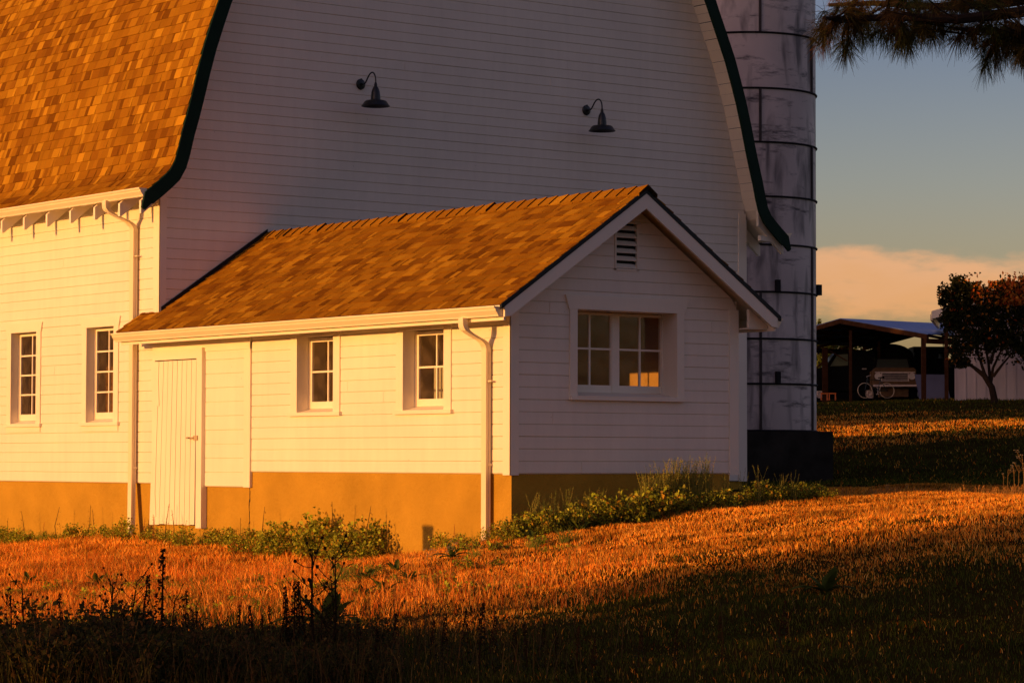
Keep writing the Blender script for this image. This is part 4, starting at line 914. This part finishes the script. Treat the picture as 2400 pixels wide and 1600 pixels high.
pl = [(*cw(20.3, (u-1200)/6450*20.3), s) for u, s in ((768, 1.0), (1935, .7))]
t_ = bl[0]; t2 = copy_tree(t_)
for o, (x_, y_, s_), lb in ((t_, pl[0], 'dark big-leaved plant on the bank in front of the side wall'), (t2, pl[1], 'dark big-leaved plant in the shaded lawn at the lower right')):
    o.location = (x_, y_, hz(x_, y_)); o.scale = (s_,)*3; o['label'] = lb; o['category'] = 'weed'
# ------------------------------------------------------------------ fence post just out of frame, whose shadow falls on the foundation
fp = thing('fence_post', 'weathered square wooden fence post standing left of the view', 'post', (-5.6, 2.06, -1.4))
mb = MB(); mb.box(-.09, .09, -.095, .095, -.4, 1.49); mb.build('shaft', BARK, fp); mb = MB(); mb.box(-.105, .105, -.105, .105, 1.4905, 1.52); mb.build('cap', BARK, fp)

# ------------------------------------------------------------------ unseen trees that shade the foreground and the far yard
def big_tree(h, rx, ry, name, nl=2600, leaf=.5, base=.2, pal=((.05, .07, .015), (.07, .085, .02), (.035, .05, .012)), seed=0, hollow=.0):
    random.seed(seed); t = bpy.data.objects.new(name, None); COL.objects.link(t); mb = MB()
    mb.tube([(0, 0, -1), (.1, 0, h*.35), (0, .15, h*.7), (.1, 0, h*.93)], [h*.028, h*.022, h*.012, .03], 8)
    clumps = []
    for k in range(26):
        u = random.uniform(base, 1); rr = sqrt(max(0, 1-((u-(base+.45*(1-base)))/(.56*(1-base)))**2)); a = random.uniform(0, 2*pi); q = random.random()**.5
        c = Vector((cos(a)*rx*rr*q*.85, sin(a)*ry*rr*q*.85, h*u)); clumps.append((c, random.uniform(.22, .36)*min(rx, ry)))
        mb.tube([(0, 0, h*u*.75), (c*.5)+Vector((0, 0, h*u*.42)), c], [h*.008, h*.005, .02], 5)
    mb.build('trunk', BARK, t); V, C = [], []
    for i in range(nl):
        c, r = random.choice(clumps); v = Vector((random.gauss(0, 1), random.gauss(0, 1), random.gauss(0, 1))).normalized()*r*random.random()**.4*1.15
        k = random.uniform(.7, 1.3); leafq(V, C, c+v, leaf*random.uniform(.6, 1.3), tuple(q*k for q in random.choice(pal)))
    leafmesh('crown', V, C, parent=t); return t
ta = big_tree(17, 5.2, 5.2, 'shade_tree', 5200, .75, .08, seed=3)
tb = big_tree(9.3, 4.2, 4.2, 'shade_tree', 4600, .62, .03, seed=9)
def put(p, used, x, y, s, label, group, szz=1.0):
    o = p if not used[0] else copy_tree(p); used[0] = True
    o.location = (x, y, hz(x, y)-.2); o.rotation_euler = (0, 0, random.uniform(0, 6)); o.scale = (s, s, s*szz); o['label'] = label; o['category'] = 'tree'; o['group'] = group
ua_ = [False]; ub_ = [False]
for k, yy in enumerate(np.arange(-58, -6, 3.55)): put(ta, ua_, -66-6*(k % 2)+random.uniform(-.6, .6), yy+1.5+(.5 if k % 2 else 0), random.uniform(.95, 1.06), 'tall shade tree in the row west of the lawn', 'tall trees west of the lawn')
for k, yy in enumerate(np.arange(-1.2, 26, 2.6)): put(tb, ub_, -66+random.uniform(-1.5, 1.5), yy, 1, 'lower tree in the hedge line west of the barn', 'low trees west of the barn', random.uniform(.93, 1.0))
for x_, y_ in ((-46, 58), (-45, 64), (-47, 70), (-45, 76), (-46, 82), (-45, 88), (-47, 94), (-45, 100), (-46, 107), (-47, 114)): put(ta, ua_, x_, y_, .95, 'broad tree far to the northwest of the barn', 'trees northwest of the barn')
for x_, y_ in [(-8-4*(k%2), 49.6+3.4*k) for k in range(12)]: put(ta, ua_, x_, y_, random.uniform(.98, 1.03), 'unseen tall tree added behind the barn to shade the far yard', 'unseen trees added to shade the far yard')  # put in out of view, only to shade the far yard
random.seed(77)
# ------------------------------------------------------------------ pine with its branch hanging in from the upper right
PD = 22.0
def pp(u, v, d=PD): x_, y_ = cw(d, (u-1200)/6450*d); return Vector((x_, y_, .142+(1080-v)/6450*d))
tx_, ty_ = cw(PD+1, 8.2); pine = thing('pine_tree', 'long-needled pine whose branches hang into the upper right of the sky', 'tree', (tx_, ty_, hz(tx_, ty_)))
PO = Vector(pine.location)
mb = MB(); mb.tube([Vector((0, 0, -.5)), Vector((.1, 0, 5)), Vector((0, .1, 11)), Vector((.05, 0, 17))], [.36, .30, .2, .04], 12)
NV, NC = [], []
def tuft(p, dirv, n=85, ln=.19):
    dirv = dirv.normalized(); warm = (random.uniform(.05, .17), random.uniform(.06, .10), .02)
    for i in range(n):
        v = (dirv*random.uniform(.2, 1.0) + Vector((random.gauss(0, 1), random.gauss(0, 1), random.gauss(0, 1)))*.48 + Vector((0, 0, -.30))).normalized(); l = ln*random.uniform(.65, 1.1)
        b = p - dirv*random.uniform(0, .10); e = b+v*l+Vector((0, 0, -.25*l*l/.19)); s = v.cross(Vector((random.gauss(0, 1), random.gauss(0, 1), random.gauss(0, 1)))).normalized()*.0019
        m_ = (b+e)/2+Vector((0, 0, .012))
        for q in (b-s, b+s, m_+s, m_-s): NV.append(tuple(q-PO))
        NC.append(warm)
        for q in (m_-s, m_+s, e+s*.3, e-s*.3): NV.append(tuple(q-PO))
        NC.append(warm)
limbs = [[(2900, -40), (2600, -10), (2400, 20), (2250, 38), (2100, 32), (1990, 40), (1935, 36)], [(2900, 40), (2650, 60), (2480, 80), (2400, 78), (2330, 66), (2240, 60)], [(2900, -20), (2600, -40), (2350, 0), (2200, 8), (2050, 0), (1945, 5)],
         [(2900, -160), (2600, -120), (2350, -70), (2150, -60), (1980, -50), (1950, -45)], [(2900, -320), (2600, -300), (2300, -240), (2100, -180), (1950, -150)], [(2900, -500), (2600, -520), (2350, -450), (2150, -380)]]
tips = [(1932, 108), (1925, 88), (1985, 128), (2025, 92), (2045, 86), (2110, 104), (2135, 110), (2145, 90), (2165, 74), (2190, 84), (2215, 80), (2255, 88), (2285, 96), (2310, 104), (2335, 112), (2365, 128), (2395, 140), (2412, 130), (1925, 70), (1950, 60), (1978, 108), (1985, 62), (2010, 70), (2030, 55), (2060, 52), (2075, 84), (2105, 88), (2125, 98), (2110, 50), (2150, 58), (2170, 50), (2205, 52), (2240, 60), (2270, 66), (2295, 72), (2320, 80), (2345, 88), (2360, 110), (2385, 118), (2400, 122), (2310, 158), (2338, 150), (2420, 100), (2450, 110), (2500, 90)]
LP3 = []
for li, lm in enumerate(limbs):
    dd = PD+(-.5+.35*li); P = [pp(u, v, dd+.3*sin(i*1.7)) for i, (u, v) in enumerate(lm)]; P = [PO+Vector((0, 0, P[0].z-PO.z-.3))]+P
    n = len(P); mb.tube([q-PO for q in P], [.07-.055*i/(n-1) for i in range(n)], 7); LP3 += [(P[i].lerp(P[i+1], f)) for i in range(1, n-1) for f in (0, .25, .5, .75)]
for (u, v) in tips:
    t_p = pp(u, v-10, PD+random.uniform(-.5, .5)); cands = [q for q in LP3 if q.z > t_p.z-.05] or LP3; a = min(cands, key=lambda q: (q-t_p).length); m_ = a.lerp(t_p, .5)+Vector((random.gauss(0, .04), random.gauss(0, .04), -.05))
    mb.tube([a-PO, m_-PO, t_p-PO], [.012, .009, .006], 5); tuft(t_p, (t_p-m_)+Vector((0, 0, -.05)), 85, .175); tuft(t_p+Vector((random.gauss(0, .05), random.gauss(0, .05), .10)), (t_p-m_)+Vector((0, 0, -.03)), 40, .16); 
    if random.random() < .6: tuft(m_, t_p-a, 60)
CLC = [(a_, a_+Vector((random.gauss(0, .3), random.gauss(0, .35), random.gauss(.03, .13)))) for a_ in random.choices(LP3, k=74)]
for k in range(380):
    a, c_ = random.choice(CLC); q = c_+Vector((random.gauss(0, .075), random.gauss(0, .09), random.gauss(0, .05)))
    if (q.z-.142)/((q-CAM).dot(F0))*6450 < 1080-34 and (q-CAM).dot(R0)/((q-CAM).dot(F0)) < .19: q.z = a.z+random.uniform(.02, .2)
    if (q-CAM).dot(R0)/((q-CAM).dot(F0))*6450+1200 < 1948: continue
    mb.tube([a-PO, (a+q)/2-PO+Vector((0, 0, -.02)), q-PO], [.008, .006, .004], 4); tuft(q, (q-a)+Vector((random.gauss(0, .05), random.gauss(0, .05), .02)), 48, .165)
mb.build('trunk', BARK, pine); npmesh('crown', np.array(NV), 4, LEAF, np.array(NC), pine)

# ------------------------------------------------------------------ far yard: carport, vehicles, shed and its tree
RZ = -YAW
DU = 120.0; MP = DU/6450.; cx_, cy_ = cw(DU, (2050-1200)*MP); CZ = .142+(1080-938)*MP
def lx(u, dy=0): return (u-1200)*(DU+dy)/6450. - 850*MP
def lz(v, dy=0): return .142+(1080-v)*(DU+dy)/6450. - CZ
WOOD = material('dark_weathered_wood', (.06, .026, .012), .95, .3, 4, spec=.02); ROOFM = material('blue_grey_metal_roof', (.11, .19, .42), .5, .1, 1, metal=.1, spec=.3, streak=(8, .3, 1))
DARKC = material('dark_car_paint', (.006, .006, .006), .6, .1, 2, spec=.1); TRUCKC = material('faded_tan_truck_paint', (.13, .075, .035), .6, .3, 4, spec=.15); CHROME = material('tarnished_chrome', (.60, .50, .42), .45, .25, 9, metal=.05, spec=.4)
RUB = material('tyre_rubber', (.008, .008, .008), .95, .2, 5, spec=.02); CARGL = material('car_window_glass', (.05, .06, .05), .3, .1, 1, spec=.3); LENS = material('headlight_lens', (.6, .55, .5), .15, .05, 3, spec=.8)
BLUEP = material('blue_grey_sheet', (.12, .14, .24), .6, .12, 1.5); REDP = material('orange_red_painted_steel', (.6, .14, .02), .5, .1, 3); OLIVE = material('bike_frame_paint', (.02, .035, .03), .35, .1, 3, spec=.5)
cpt = thing('carport', 'open timber carport with a low blue metal roof on brown posts', 'carport', (cx_, cy_, CZ), RZ)
A_ = Vector((lx(1970), 0, lz(745))); rv = Vector((5.24, 4.3, 0)); dv = Vector((3.2, -4.07, -.86)); dl = Vector((-3.2, 4.07, -.86))
def slab(mb, p, a, b, t): mb.hexa([p-Vector((0, 0, t)), p+a-Vector((0, 0, t)), p+a+b-Vector((0, 0, t)), p+b-Vector((0, 0, t)), p, p+a, p+a+b, p+b])
for s_ in (dv, dl): mb = MB(); slab(mb, A_+Vector((0, 0, .02)), rv, s_, .03); mb.build('roof', ROOFM, cpt)
mb = MB()
for s_ in (dv, dl):
    slab(mb, A_-Vector((0, 0, .012))-rv*.004, rv*.02, s_*.995, .20); slab(mb, A_-Vector((0, 0, .012))+rv*.99, rv*.015, s_*.99, .2)
    for f in (.2, .45, .7): slab(mb, A_-Vector((0, 0, .014))+s_*f, rv, s_*.03, .14)
    for f in (.25, .5, .75): slab(mb, A_-Vector((0, 0, .15))+rv*f, rv*.012, s_, .12)
slab(mb, A_-Vector((0, 0, .2))+dv*.96, rv, dv*.03, .2); slab(mb, A_-Vector((0, 0, .2))+dl*.96, rv, dl*.03, .2)
mb.build('rafters', WOOD, cpt)
def post(p, top, r=.07): mb = MB(); mb.box(p[0]-r, p[0]+r, p[1]-r, p[1]+r, -.4, top); return mb.build('post', WOOD, cpt)
post((lx(1996), .3), 3.1, .06); c_ = A_+dv*.93+rv*.02; post((c_.x, c_.y), 2.75, .095); c_ = A_+dl*.5+rv*.03; post((c_.x, c_.y), 2.9); c_ = A_+dv*.93+rv*.55; post((c_.x, c_.y), 2.7); c_ = A_+dl*.3+rv*.6; post((c_.x, c_.y), 2.8); c_ = A_+dv*.93+rv*.97; post((c_.x, c_.y), 2.7, .09)
q = thing('leaning_post', 'thick upright timber at the open left end of the carport', 'post', (*cw(DU+3, (1934-1200)/6450*(DU+3)), CZ), RZ)
mb = MB(); mb.box(-.12, .12, -.12, .12, -.3, 2.45); mb.build('shaft', WOOD, q); mb = MB(); mb.hexa([(-.05, -.05, 1.9), (.05, -.05, 1.9), (.05, .05, 1.9), (-.05, .05, 1.9), (-.85, -.05, 1.1), (-.75, -.05, 1.1), (-.75, .05, 1.1), (-.85, .05, 1.1)]); mb.hexa([(.1, -.05, 2.35), (.2, -.05, 2.35), (.2, .05, 2.35), (.1, .05, 2.35), (.95, -.05, 1.85), (1.05, -.05, 1.85), (1.05, .05, 1.85), (.95, .05, 1.85)]); mb.build('brace', WOOD, q)
def wheel(mb_t, mb_r, c, r, wdt, axis='y'):
    P = [(r*.62, -wdt/2), (r*.95, -wdt/2), (r, -wdt*.35), (r, wdt*.35), (r*.95, wdt/2), (r*.62, wdt/2), (r*.62, -wdt/2)]
    def rev(mb, prof):
        n = 20
        for (r0, e0), (r1, e1) in zip(prof[:-1], prof[1:]):
            for k in range(n):
                a0, a1 = 2*pi*k/n, 2*pi*(k+1)/n
                def P3(rr, e, a): return (c[0]+rr*cos(a), c[1]+e, c[2]+rr*sin(a)) if axis == 'y' else (c[0]+e, c[1]+rr*cos(a), c[2]+rr*sin(a))
                mb.quad(P3(r0, e0, a0), P3(r0, e0, a1), P3(r1, e1, a1), P3(r1, e1, a0))
    rev(mb_t, P); rev(mb_r, [(.01, -wdt*.3), (r*.3, -wdt*.42), (r*.45, -wdt*.3), (r*.62, -wdt*.45)]); rev(mb_r, [(.01, wdt*.3), (r*.3, wdt*.42), (r*.45, wdt*.3), (r*.62, wdt*.45)])
def wheels(t, cs, r, wdt, axis):
    for c in cs:
        a, b = MB(), MB(); wheel(a, b, c, r, wdt, axis); w1 = a.build('wheel', RUB, t, smooth=False); b.build('hubcap', CHROME, w1)
# pickup facing the viewer
def rbox(mb, x0, x1, y0, y1, z0, z1, r=.06, tx=0, ty0=0, ty1=0):     # box with chamfered top; top inset tx in x, ty in y
    mb.hexa([(x0, y0, z0), (x1, y0, z0), (x1, y1, z0), (x0, y1, z0), (x0, y0, z1-r), (x1, y0, z1-r), (x1, y1, z1-r), (x0, y1, z1-r)])
    mb.hexa([(x0, y0, z1-r), (x1, y0, z1-r), (x1, y1, z1-r), (x0, y1, z1-r), (x0+r+tx, y0+r+ty0, z1), (x1-r-tx, y0+r+ty0, z1), (x1-r-tx, y1-r-ty1, z1), (x0+r+tx, y1-r-ty1, z1)])
pk = thing('pickup_truck', 'old tan pickup truck with round headlights and chrome grille under the carport', 'truck', (*cw(DU+1.0, (2098-1200)/6450*(DU+1.0)), CZ), RZ+radians(-4))
mb = MB(); rbox(mb, -.93, .93, 0, 1.35, .62, 1.50, .10); rbox(mb, -.95, .95, 1.3, 2.9, .55, 1.42, .05); rbox(mb, -.95, .95, 2.9, 4.8, .55, 1.42, .04); mb.box(-.9, .9, -.03, .02, 1.28, 1.42); mb.box(-.6, .6, .2, 4.6, .22, .61)
mb.build('body', TRUCKC, pk)
mb = MB(); P = [(1.32, 1.40), (1.72, 1.98), (2.75, 2.0), (2.88, 1.40)]; mb.prism(P, lambda a, b, e: (e*(1 if b < 1.5 else .86), a, b), -.88, .88); mb.build('cab', DARKC, pk)
mb = MB(); mb.hexa([(-.74, 1.34, 1.45), (.74, 1.34, 1.45), (.74, 1.36, 1.45), (-.74, 1.36, 1.45), (-.66, 1.66, 1.93), (.66, 1.66, 1.93), (.66, 1.68, 1.93), (-.66, 1.68, 1.93)]); mb.build('windshield', CARGL, pk)
mb = MB(); n = 14; P = [(-1.05, 1.4)]+[(1.05*cos(pi-pi*k/n), 2.05+.62*sin(pi*k/n)) for k in range(n+1)]+[(1.05, 1.4)]; mb.prism(P, lambda a, b, e: (a, e, b), 2.95, 4.9); mb.build('camper_shell', DARKC, pk)
mb = MB()
for z in (.96, 1.05, 1.14, 1.23): mb.box(-.56, .56, -.06, -.035, z, z+.028)
mb.box(-.88, .88, -.055, -.03, 1.27, 1.31); mb.box(-.60, -.56, -.06, -.03, .92, 1.27); mb.box(.56, .60, -.06, -.03, .92, 1.27); mb.box(-.62, .62, -.055, -.03, .90, .925); mb.build('grille', CHROME, pk)
mb = MB(); mb.box(-.56, .56, -.034, -.031, .925, 1.27); mb.build('grille_backing', RUB, pk)
for x_ in (-.74, .74):
    mb = MB(); n = 20
    for (r0, y0_), (r1, y1_) in zip([(.155, -.03), (.15, -.07), (.115, -.07)], [(.15, -.07), (.115, -.07), (.11, -.045)]):
        for k in range(n): a0, a1 = 2*pi*k/n, 2*pi*(k+1)/n; mb.quad((x_+r0*cos(a0), y0_, 1.12+r0*sin(a0)), (x_+r0*cos(a1), y0_, 1.12+r0*sin(a1)), (x_+r1*cos(a1), y1_, 1.12+r1*sin(a1)), (x_+r1*cos(a0), y1_, 1.12+r1*sin(a0)))
    h_ = mb.build('headlight', CHROME, pk); mb = MB(); mb.poly([(x_+.112*cos(2*pi*k/n), -.055, 1.12+.112*sin(2*pi*k/n)) for k in range(n)]); mb.build('lens', LENS, h_)
mb = MB(); rbox(mb, -.96, .96, -.22, -.08, .66, .745, .02); mb.build('bumper', CHROME, pk)
wheels(pk, ((-.82, .75, .36), (.82, .75, .36), (-.82, 3.9, .36), (.82, 3.9, .36)), .37, .22, 'x')
# dark van facing left
vn = thing('van', 'dark van parked at the left side of the carport facing left', 'van', (*cw(DU+4.5, (1976-1200)/6450*(DU+4.5)), CZ+.08), RZ)
mb = MB(); P = [(-1.75, .45), (-1.78, 1.05), (-1.6, 1.38), (-.85, 1.55), (-.42, 2.18), (1.35, 2.30), (1.45, .5)]; mb.prism(P, lambda a, b, e: (a, e, b), -.9, .9); mb.box(-1.5, 1.3, -.7, .7, .12, .46); mb.build('body', DARKC, vn)
mb = MB(); mb.prism([(-.68, 1.56), (-.36, 2.08), (.12, 2.11), (.12, 1.60)], lambda a, b, e: (a, e, b), -.915, -.902); mb.build('window', material('van_glass', (.09, .11, .07), .15, .1, 1, spec=.7), vn)
mb = MB(); mb.prism([(-.86, 1.57), (-.44, 2.15), (-.46, 2.16), (-.89, 1.575)], lambda a, b, e: (a, e, b), -.8, .8); mb.build('windshield', CARGL, vn)
mb = MB(); mb.box(-1.70, -1.52, -.925, -.903, 1.05, 1.25); mb.build('headlight', CHROME, vn)
mb = MB(); rbox(mb, -1.86, -1.4, -.93, .93, .5, .66, .03); mb.build('bumper', CHROME, vn)
mb = MB(); mb.box(.75, .95, -.93, -.903, 1.42, 1.47); mb.build('handle', CHROME, vn)
wheels(vn, ((-1.15, -.8, .35), (1.1, -.8, .35), (-1.15, .8, .35), (1.1, .8, .35)), .36, .22, 'y')
# dark car behind, right
wg = thing('station_wagon', 'dark station wagon seen behind the right carport post', 'car', (*cw(DU+6, (2200-1200)/6450*(DU+6)), CZ+.1), RZ)
mb = MB(); mb.prism([(-1.3, .45), (-1.35, 1.70), (1.55, 1.75), (1.6, .45)], lambda a, b, e: (a, e, b), -.85, .85); mb.box(-1.3, 1.5, -.7, .7, .05, .46)
for a, b in ((-1.25, -.14), (.10, .30), (.68, 1.5)): mb.prism([(a, 1.70), (a+.04, 2.25), (b+.04, 2.25), (b, 1.70)], lambda p, q_, e: (p, e, q_), -.8, .8)
mb.box(-1.25, 1.5, -.815, .815, 1.68, 1.96)
mb.box(-1.25, 1.5, -.82, .82, 2.24, 2.50); mb.build('body', DARKC, wg); wheels(wg, ((-.9, -.78, .33), (1.1, -.78, .33), (-.9, .78, .33), (1.1, .78, .33)), .34, .2, 'y')
# leaning sheet
ls = thing('leaning_sheet', 'blue-grey flat sheet leaning beside the right carport post', 'panel', (*cw(DU-1.0, (2190-1200)/6450*(DU-1.0)), CZ), RZ)
mb = MB(); mb.hexa([(-.62, -.02, 0), (.72, -.02, 0), (.72, .02, 0), (-.62, .02, 0), (-.80, .35, 1.15), (.52, .35, 1.15), (.52, .39, 1.15), (-.80, .39, 1.15)]); mb.build('board', BLUEP, ls)
# bicycle
bk = thing('bicycle', 'bicycle with thin pale tyres leaning in front of the pickup truck', 'bicycle', (*cw(DU-.9, (2054-1200)/6450*(DU-.9)), CZ+.10), RZ)
bk.rotation_euler = (radians(-6), 0, RZ+radians(12))
RIMM = material('pale_bicycle_tyre', (.65, .52, .34), .6, .1, 5)
for x_ in (-.5, .5):
    mb = MB(); pts = [(x_+.325*cos(2*pi*k/32), 0, .34+.325*sin(2*pi*k/32)) for k in range(33)]; mb.tube(pts, .014, 6, caps=False); w_ = mb.build('wheel', RIMM, bk)
    mb = MB()
    for k in range(12): a = 2*pi*k/12; mb.tube([(x_, 0, .34), (x_+.31*cos(a), 0, .34+.31*sin(a))], .0025, 3)
    mb.tube([(x_, -.04, .34), (x_, .04, .34)], .02, 8); mb.build('spokes', RUB, w_)
mb = MB()
for a, b in (((-.5, 0, .34), (-.38, 0, .82)), ((-.40, 0, .74), (.08, 0, .32)), ((-.39, 0, .80), (.22, 0, .80)), ((.08, 0, .32), (.24, 0, .88)), ((.5, 0, .34), (.22, 0, .80)), ((.5, 0, .34), (.08, 0, .32)), ((-.38, 0, .82), (-.36, 0, .95))): mb.tube([a, b], .016, 8)
mb.build('frame', OLIVE, bk)
mb = MB(); mb.tube([(-.30, -.28, .97), (-.36, -.12, .96), (-.36, .12, .96), (-.30, .28, .97)], .014, 6); mb.build('handlebar', CHROME, bk)
mb = MB(); mb.hexa([(.12, -.03, .88), (.38, -.08, .88), (.38, .08, .88), (.12, .03, .88), (.12, -.02, .92), (.38, -.07, .94), (.38, .07, .94), (.12, .02, .92)]); mb.build('saddle', RUB, bk)
mb = MB(); mb.tube([(.08, -.07, .32), (.02, -.09, .17)], .01, 5); mb.box(-.03, .07, -.16, -.08, .155, .175); mb.tube([(.08, .07, .32), (.14, .09, .47)], .01, 5); mb.box(.09, .19, .08, .16, .46, .48); mb.build('pedals', CHROME, bk)
# small orange trestles
for u, lb in ((1932, 'small orange trestle at the left end of the carport, the left one'), (1951, 'small orange trestle at the left end of the carport, nearer the van')):
    t_ = thing('trestle', lb, 'trestle', (*cw(DU-1.2, (u-1200)/6450*(DU-1.2)), CZ+.0), RZ, 'orange trestles by the carport')
    mb = MB(); mb.box(-.16, .16, -.03, .03, .27, .33); mb.build('beam', REDP, t_)
    for sx in (-.13, .13):
        mb = MB(); mb.hexa([(sx-.02, -.14, 0), (sx+.02, -.14, 0), (sx+.02, -.10, 0), (sx-.02, -.10, 0), (sx-.02, -.02, .27), (sx+.02, -.02, .27), (sx+.02, .02, .27), (sx-.02, .02, .27)]); mb.hexa([(sx-.02, .10, 0), (sx+.02, .10, 0), (sx+.02, .14, 0), (sx-.02, .14, 0), (sx-.02, -.02, .268), (sx+.02, -.02, .268), (sx+.02, .02, .268), (sx-.02, .02, .268)]); mb.build('leg', REDP, t_)
# shed
DS = 112.0; MS = DS/6450.; sx_, sy_ = cw(DS, (2238-1200)*MS); SZB = .142+(1080-939)*MS
sd = thing('shed', 'pale board-and-batten shed with white eaves at the right edge behind the tree', 'shed', (sx_, sy_, SZB), RZ-radians(11))
PALE = material('pale_shed_paint', (.50, .44, .43), .7, .12, 1.0, streak=(4, 4, .5)); RF = material('shed_roof', (.12, .11, .10), .8, .2, 3)
hw_, ez, pk_ = 6.6, 3.75, 5.5
mb = MB(); mb.poly([(0, 0, -.8), (2*hw_, 0, -.8), (2*hw_, 0, ez), (hw_, 0, pk_), (0, 0, ez)]); mb.quad((0, 7, -.8), (0, 0, -.8), (0, 0, ez), (0, 7, ez)); mb.quad((2*hw_, 0, -.8), (2*hw_, 7, -.8), (2*hw_, 7, ez), (2*hw_, 0, ez)); mb.poly([(2*hw_, 7, -.8), (0, 7, -.8), (0, 7, ez), (hw_, 7, pk_), (2*hw_, 7, ez)]); mb.build('wall', PALE, sd)
mb = MB()
for k in range(34):
    x_ = .03+k*.4; zt = ez+(pk_-ez)*(1-abs(x_-hw_)/hw_) if x_ < 2*hw_ else ez
    if x_ < 2*hw_-.05: mb.box(x_-.03, x_+.03, -.025, -.001, -.5, zt-.05)
mb.build('battens', PALE, sd)
s_ = (pk_-ez)/hw_
for sg in (1, -1):
    X = (lambda v: v) if sg == 1 else (lambda v: 2*hw_-v)
    mb = MB(); mb.hexa([(X(-.9), -.5, ez-.9*s_+.02), (X(hw_), -.5, pk_+.02), (X(hw_), 7.4, pk_+.02), (X(-.9), 7.4, ez-.9*s_+.02), (X(-.9), -.5, ez-.9*s_+.14), (X(hw_), -.5, pk_+.14), (X(hw_), 7.4, pk_+.14), (X(-.9), 7.4, ez-.9*s_+.14)]); mb.build('roof', RF, sd)
    mb = MB(); mb.hexa([(X(-.88), -.54, ez-.88*s_-.16), (X(hw_), -.54, pk_-.16), (X(hw_), -.503, pk_-.16), (X(-.88), -.503, ez-.88*s_-.16), (X(-.88), -.54, ez-.88*s_+.16), (X(hw_), -.54, pk_+.16), (X(hw_), -.503, pk_+.16), (X(-.88), -.503, ez-.88*s_+.16)]); mb.build('barge_board', PAINT, sd)
mb = MB(); mb.box(-.95, -.85, -.5, 7, ez-.45, ez-.22); mb.build('gutter', METALW, sd); mb = MB(); mb.box(-.42, -.26, .2, .36, -.8, ez-.2); mb.build('post', WOOD, sd)
# leafy tree in front of the shed
DT = 108.0; MT = DT/6450.; tx_, ty_ = cw(DT, (2330-1200)*MT); TZ = .142+(1080-938)*MT
lt = thing('leafy_tree', 'small dark leafy tree with orange-red upper leaves in front of the pale shed', 'tree', (tx_, ty_, TZ), RZ)
def tl(u, v, y_=0): return Vector(((u-2330)*MT, y_, (938-v)*MT))
mb = MB(); mb.tube([tl(2333, 945), tl(2325, 905), tl(2308, 878), tl(2285, 860), tl(2260, 842)], [.15, .13, .11, .07, .05], 9)
for pts in (((2322, 900), (2330, 860), (2345, 820), (2350, 760)), ((2322, 895), (2322, 850), (2310, 800), (2290, 740)), ((2310, 880), (2300, 845), (2280, 800), (2255, 740)), ((2328, 880), (2350, 850), (2385, 815)), ((2285, 860), (2262, 840), (2235, 800)), ((2345, 820), (2380, 760), (2390, 700)), ((2290, 740), (2270, 700), (2262, 660)), ((2322, 850), (2336, 790), (2332, 700))):
    mb.tube([tl(u, v, random.uniform(-.4, .4) if i else 0) for i, (u, v) in enumerate(pts)], [.07-.05*i/(len(pts)-1) for i in range(len(pts))], 6)
mb.build('trunk', BARK, lt); V, C = [], []
CL = [(2238, 690, 30), (2262, 670, 30), (2285, 690, 26), (2250, 728, 34), (2240, 765, 30), (2285, 740, 44), (2300, 790, 52), (2262, 800, 40), (2335, 750, 50), (2322, 700, 26), (2352, 680, 24), (2372, 664, 26), (2395, 676, 30), (2375, 715, 38), (2400, 740, 46), (2360, 795, 52), (2400, 800, 46), (2250, 835, 22), (2420, 700, 30), (2440, 760, 50), (2235, 720, 22), (2430, 820, 40)]
CL2 = [(u+random.gauss(0, 16), v+random.gauss(0, 13), r*random.uniform(.22, .5)) for u, v, r in CL for _ in range(7)]
for i in range(19000):
    u, v, r = random.choice(CL2) if i % 5 else random.choice(CL); q = Vector([max(-1.5, min(1.5, random.gauss(0, 1))) for _ in range(3)])*r*MT*.66
    p = tl(u, v, 0)+Vector((q.x, q.y*1.9, q.z)); uu, vv = u+q.x/MT, v-q.z/MT
    au = random.random() < (.75 if (uu > 2350 and vv < 715) else .35 if vv < 715 and uu > 2275 else .04)
    c = random.choice(((.50, .10, .018), (.62, .22, .03), (.40, .16, .03))) if au else random.choice(((.018, .022, .007), (.028, .030, .008), (.014, .018, .006)))
    leafq(V, C, p, random.uniform(.11, .2), c, Vector((random.gauss(0, 1), random.gauss(0, 1), random.gauss(0, .4))), .6)
leafmesh('crown', V, C, parent=lt)
# bushes and trees beyond the carport
fb = big_tree(3.6, 1.7, 1.7, 'far_bush', 900, .22, .05, ((.09, .11, .02), (.06, .08, .015)), seed=21); uf_ = [False]
for u, dd, s in ((1912, 150, 1.0), (1932, 152, 1.1), (1952, 149, .95), (1975, 153, 1.0), (1895, 151, 1.0), (2000, 155, .9)): put(fb, uf_, *cw(dd, (u-1200)/6450*dd), s, 'green bush in the row beyond the carport', 'bushes beyond the carport')
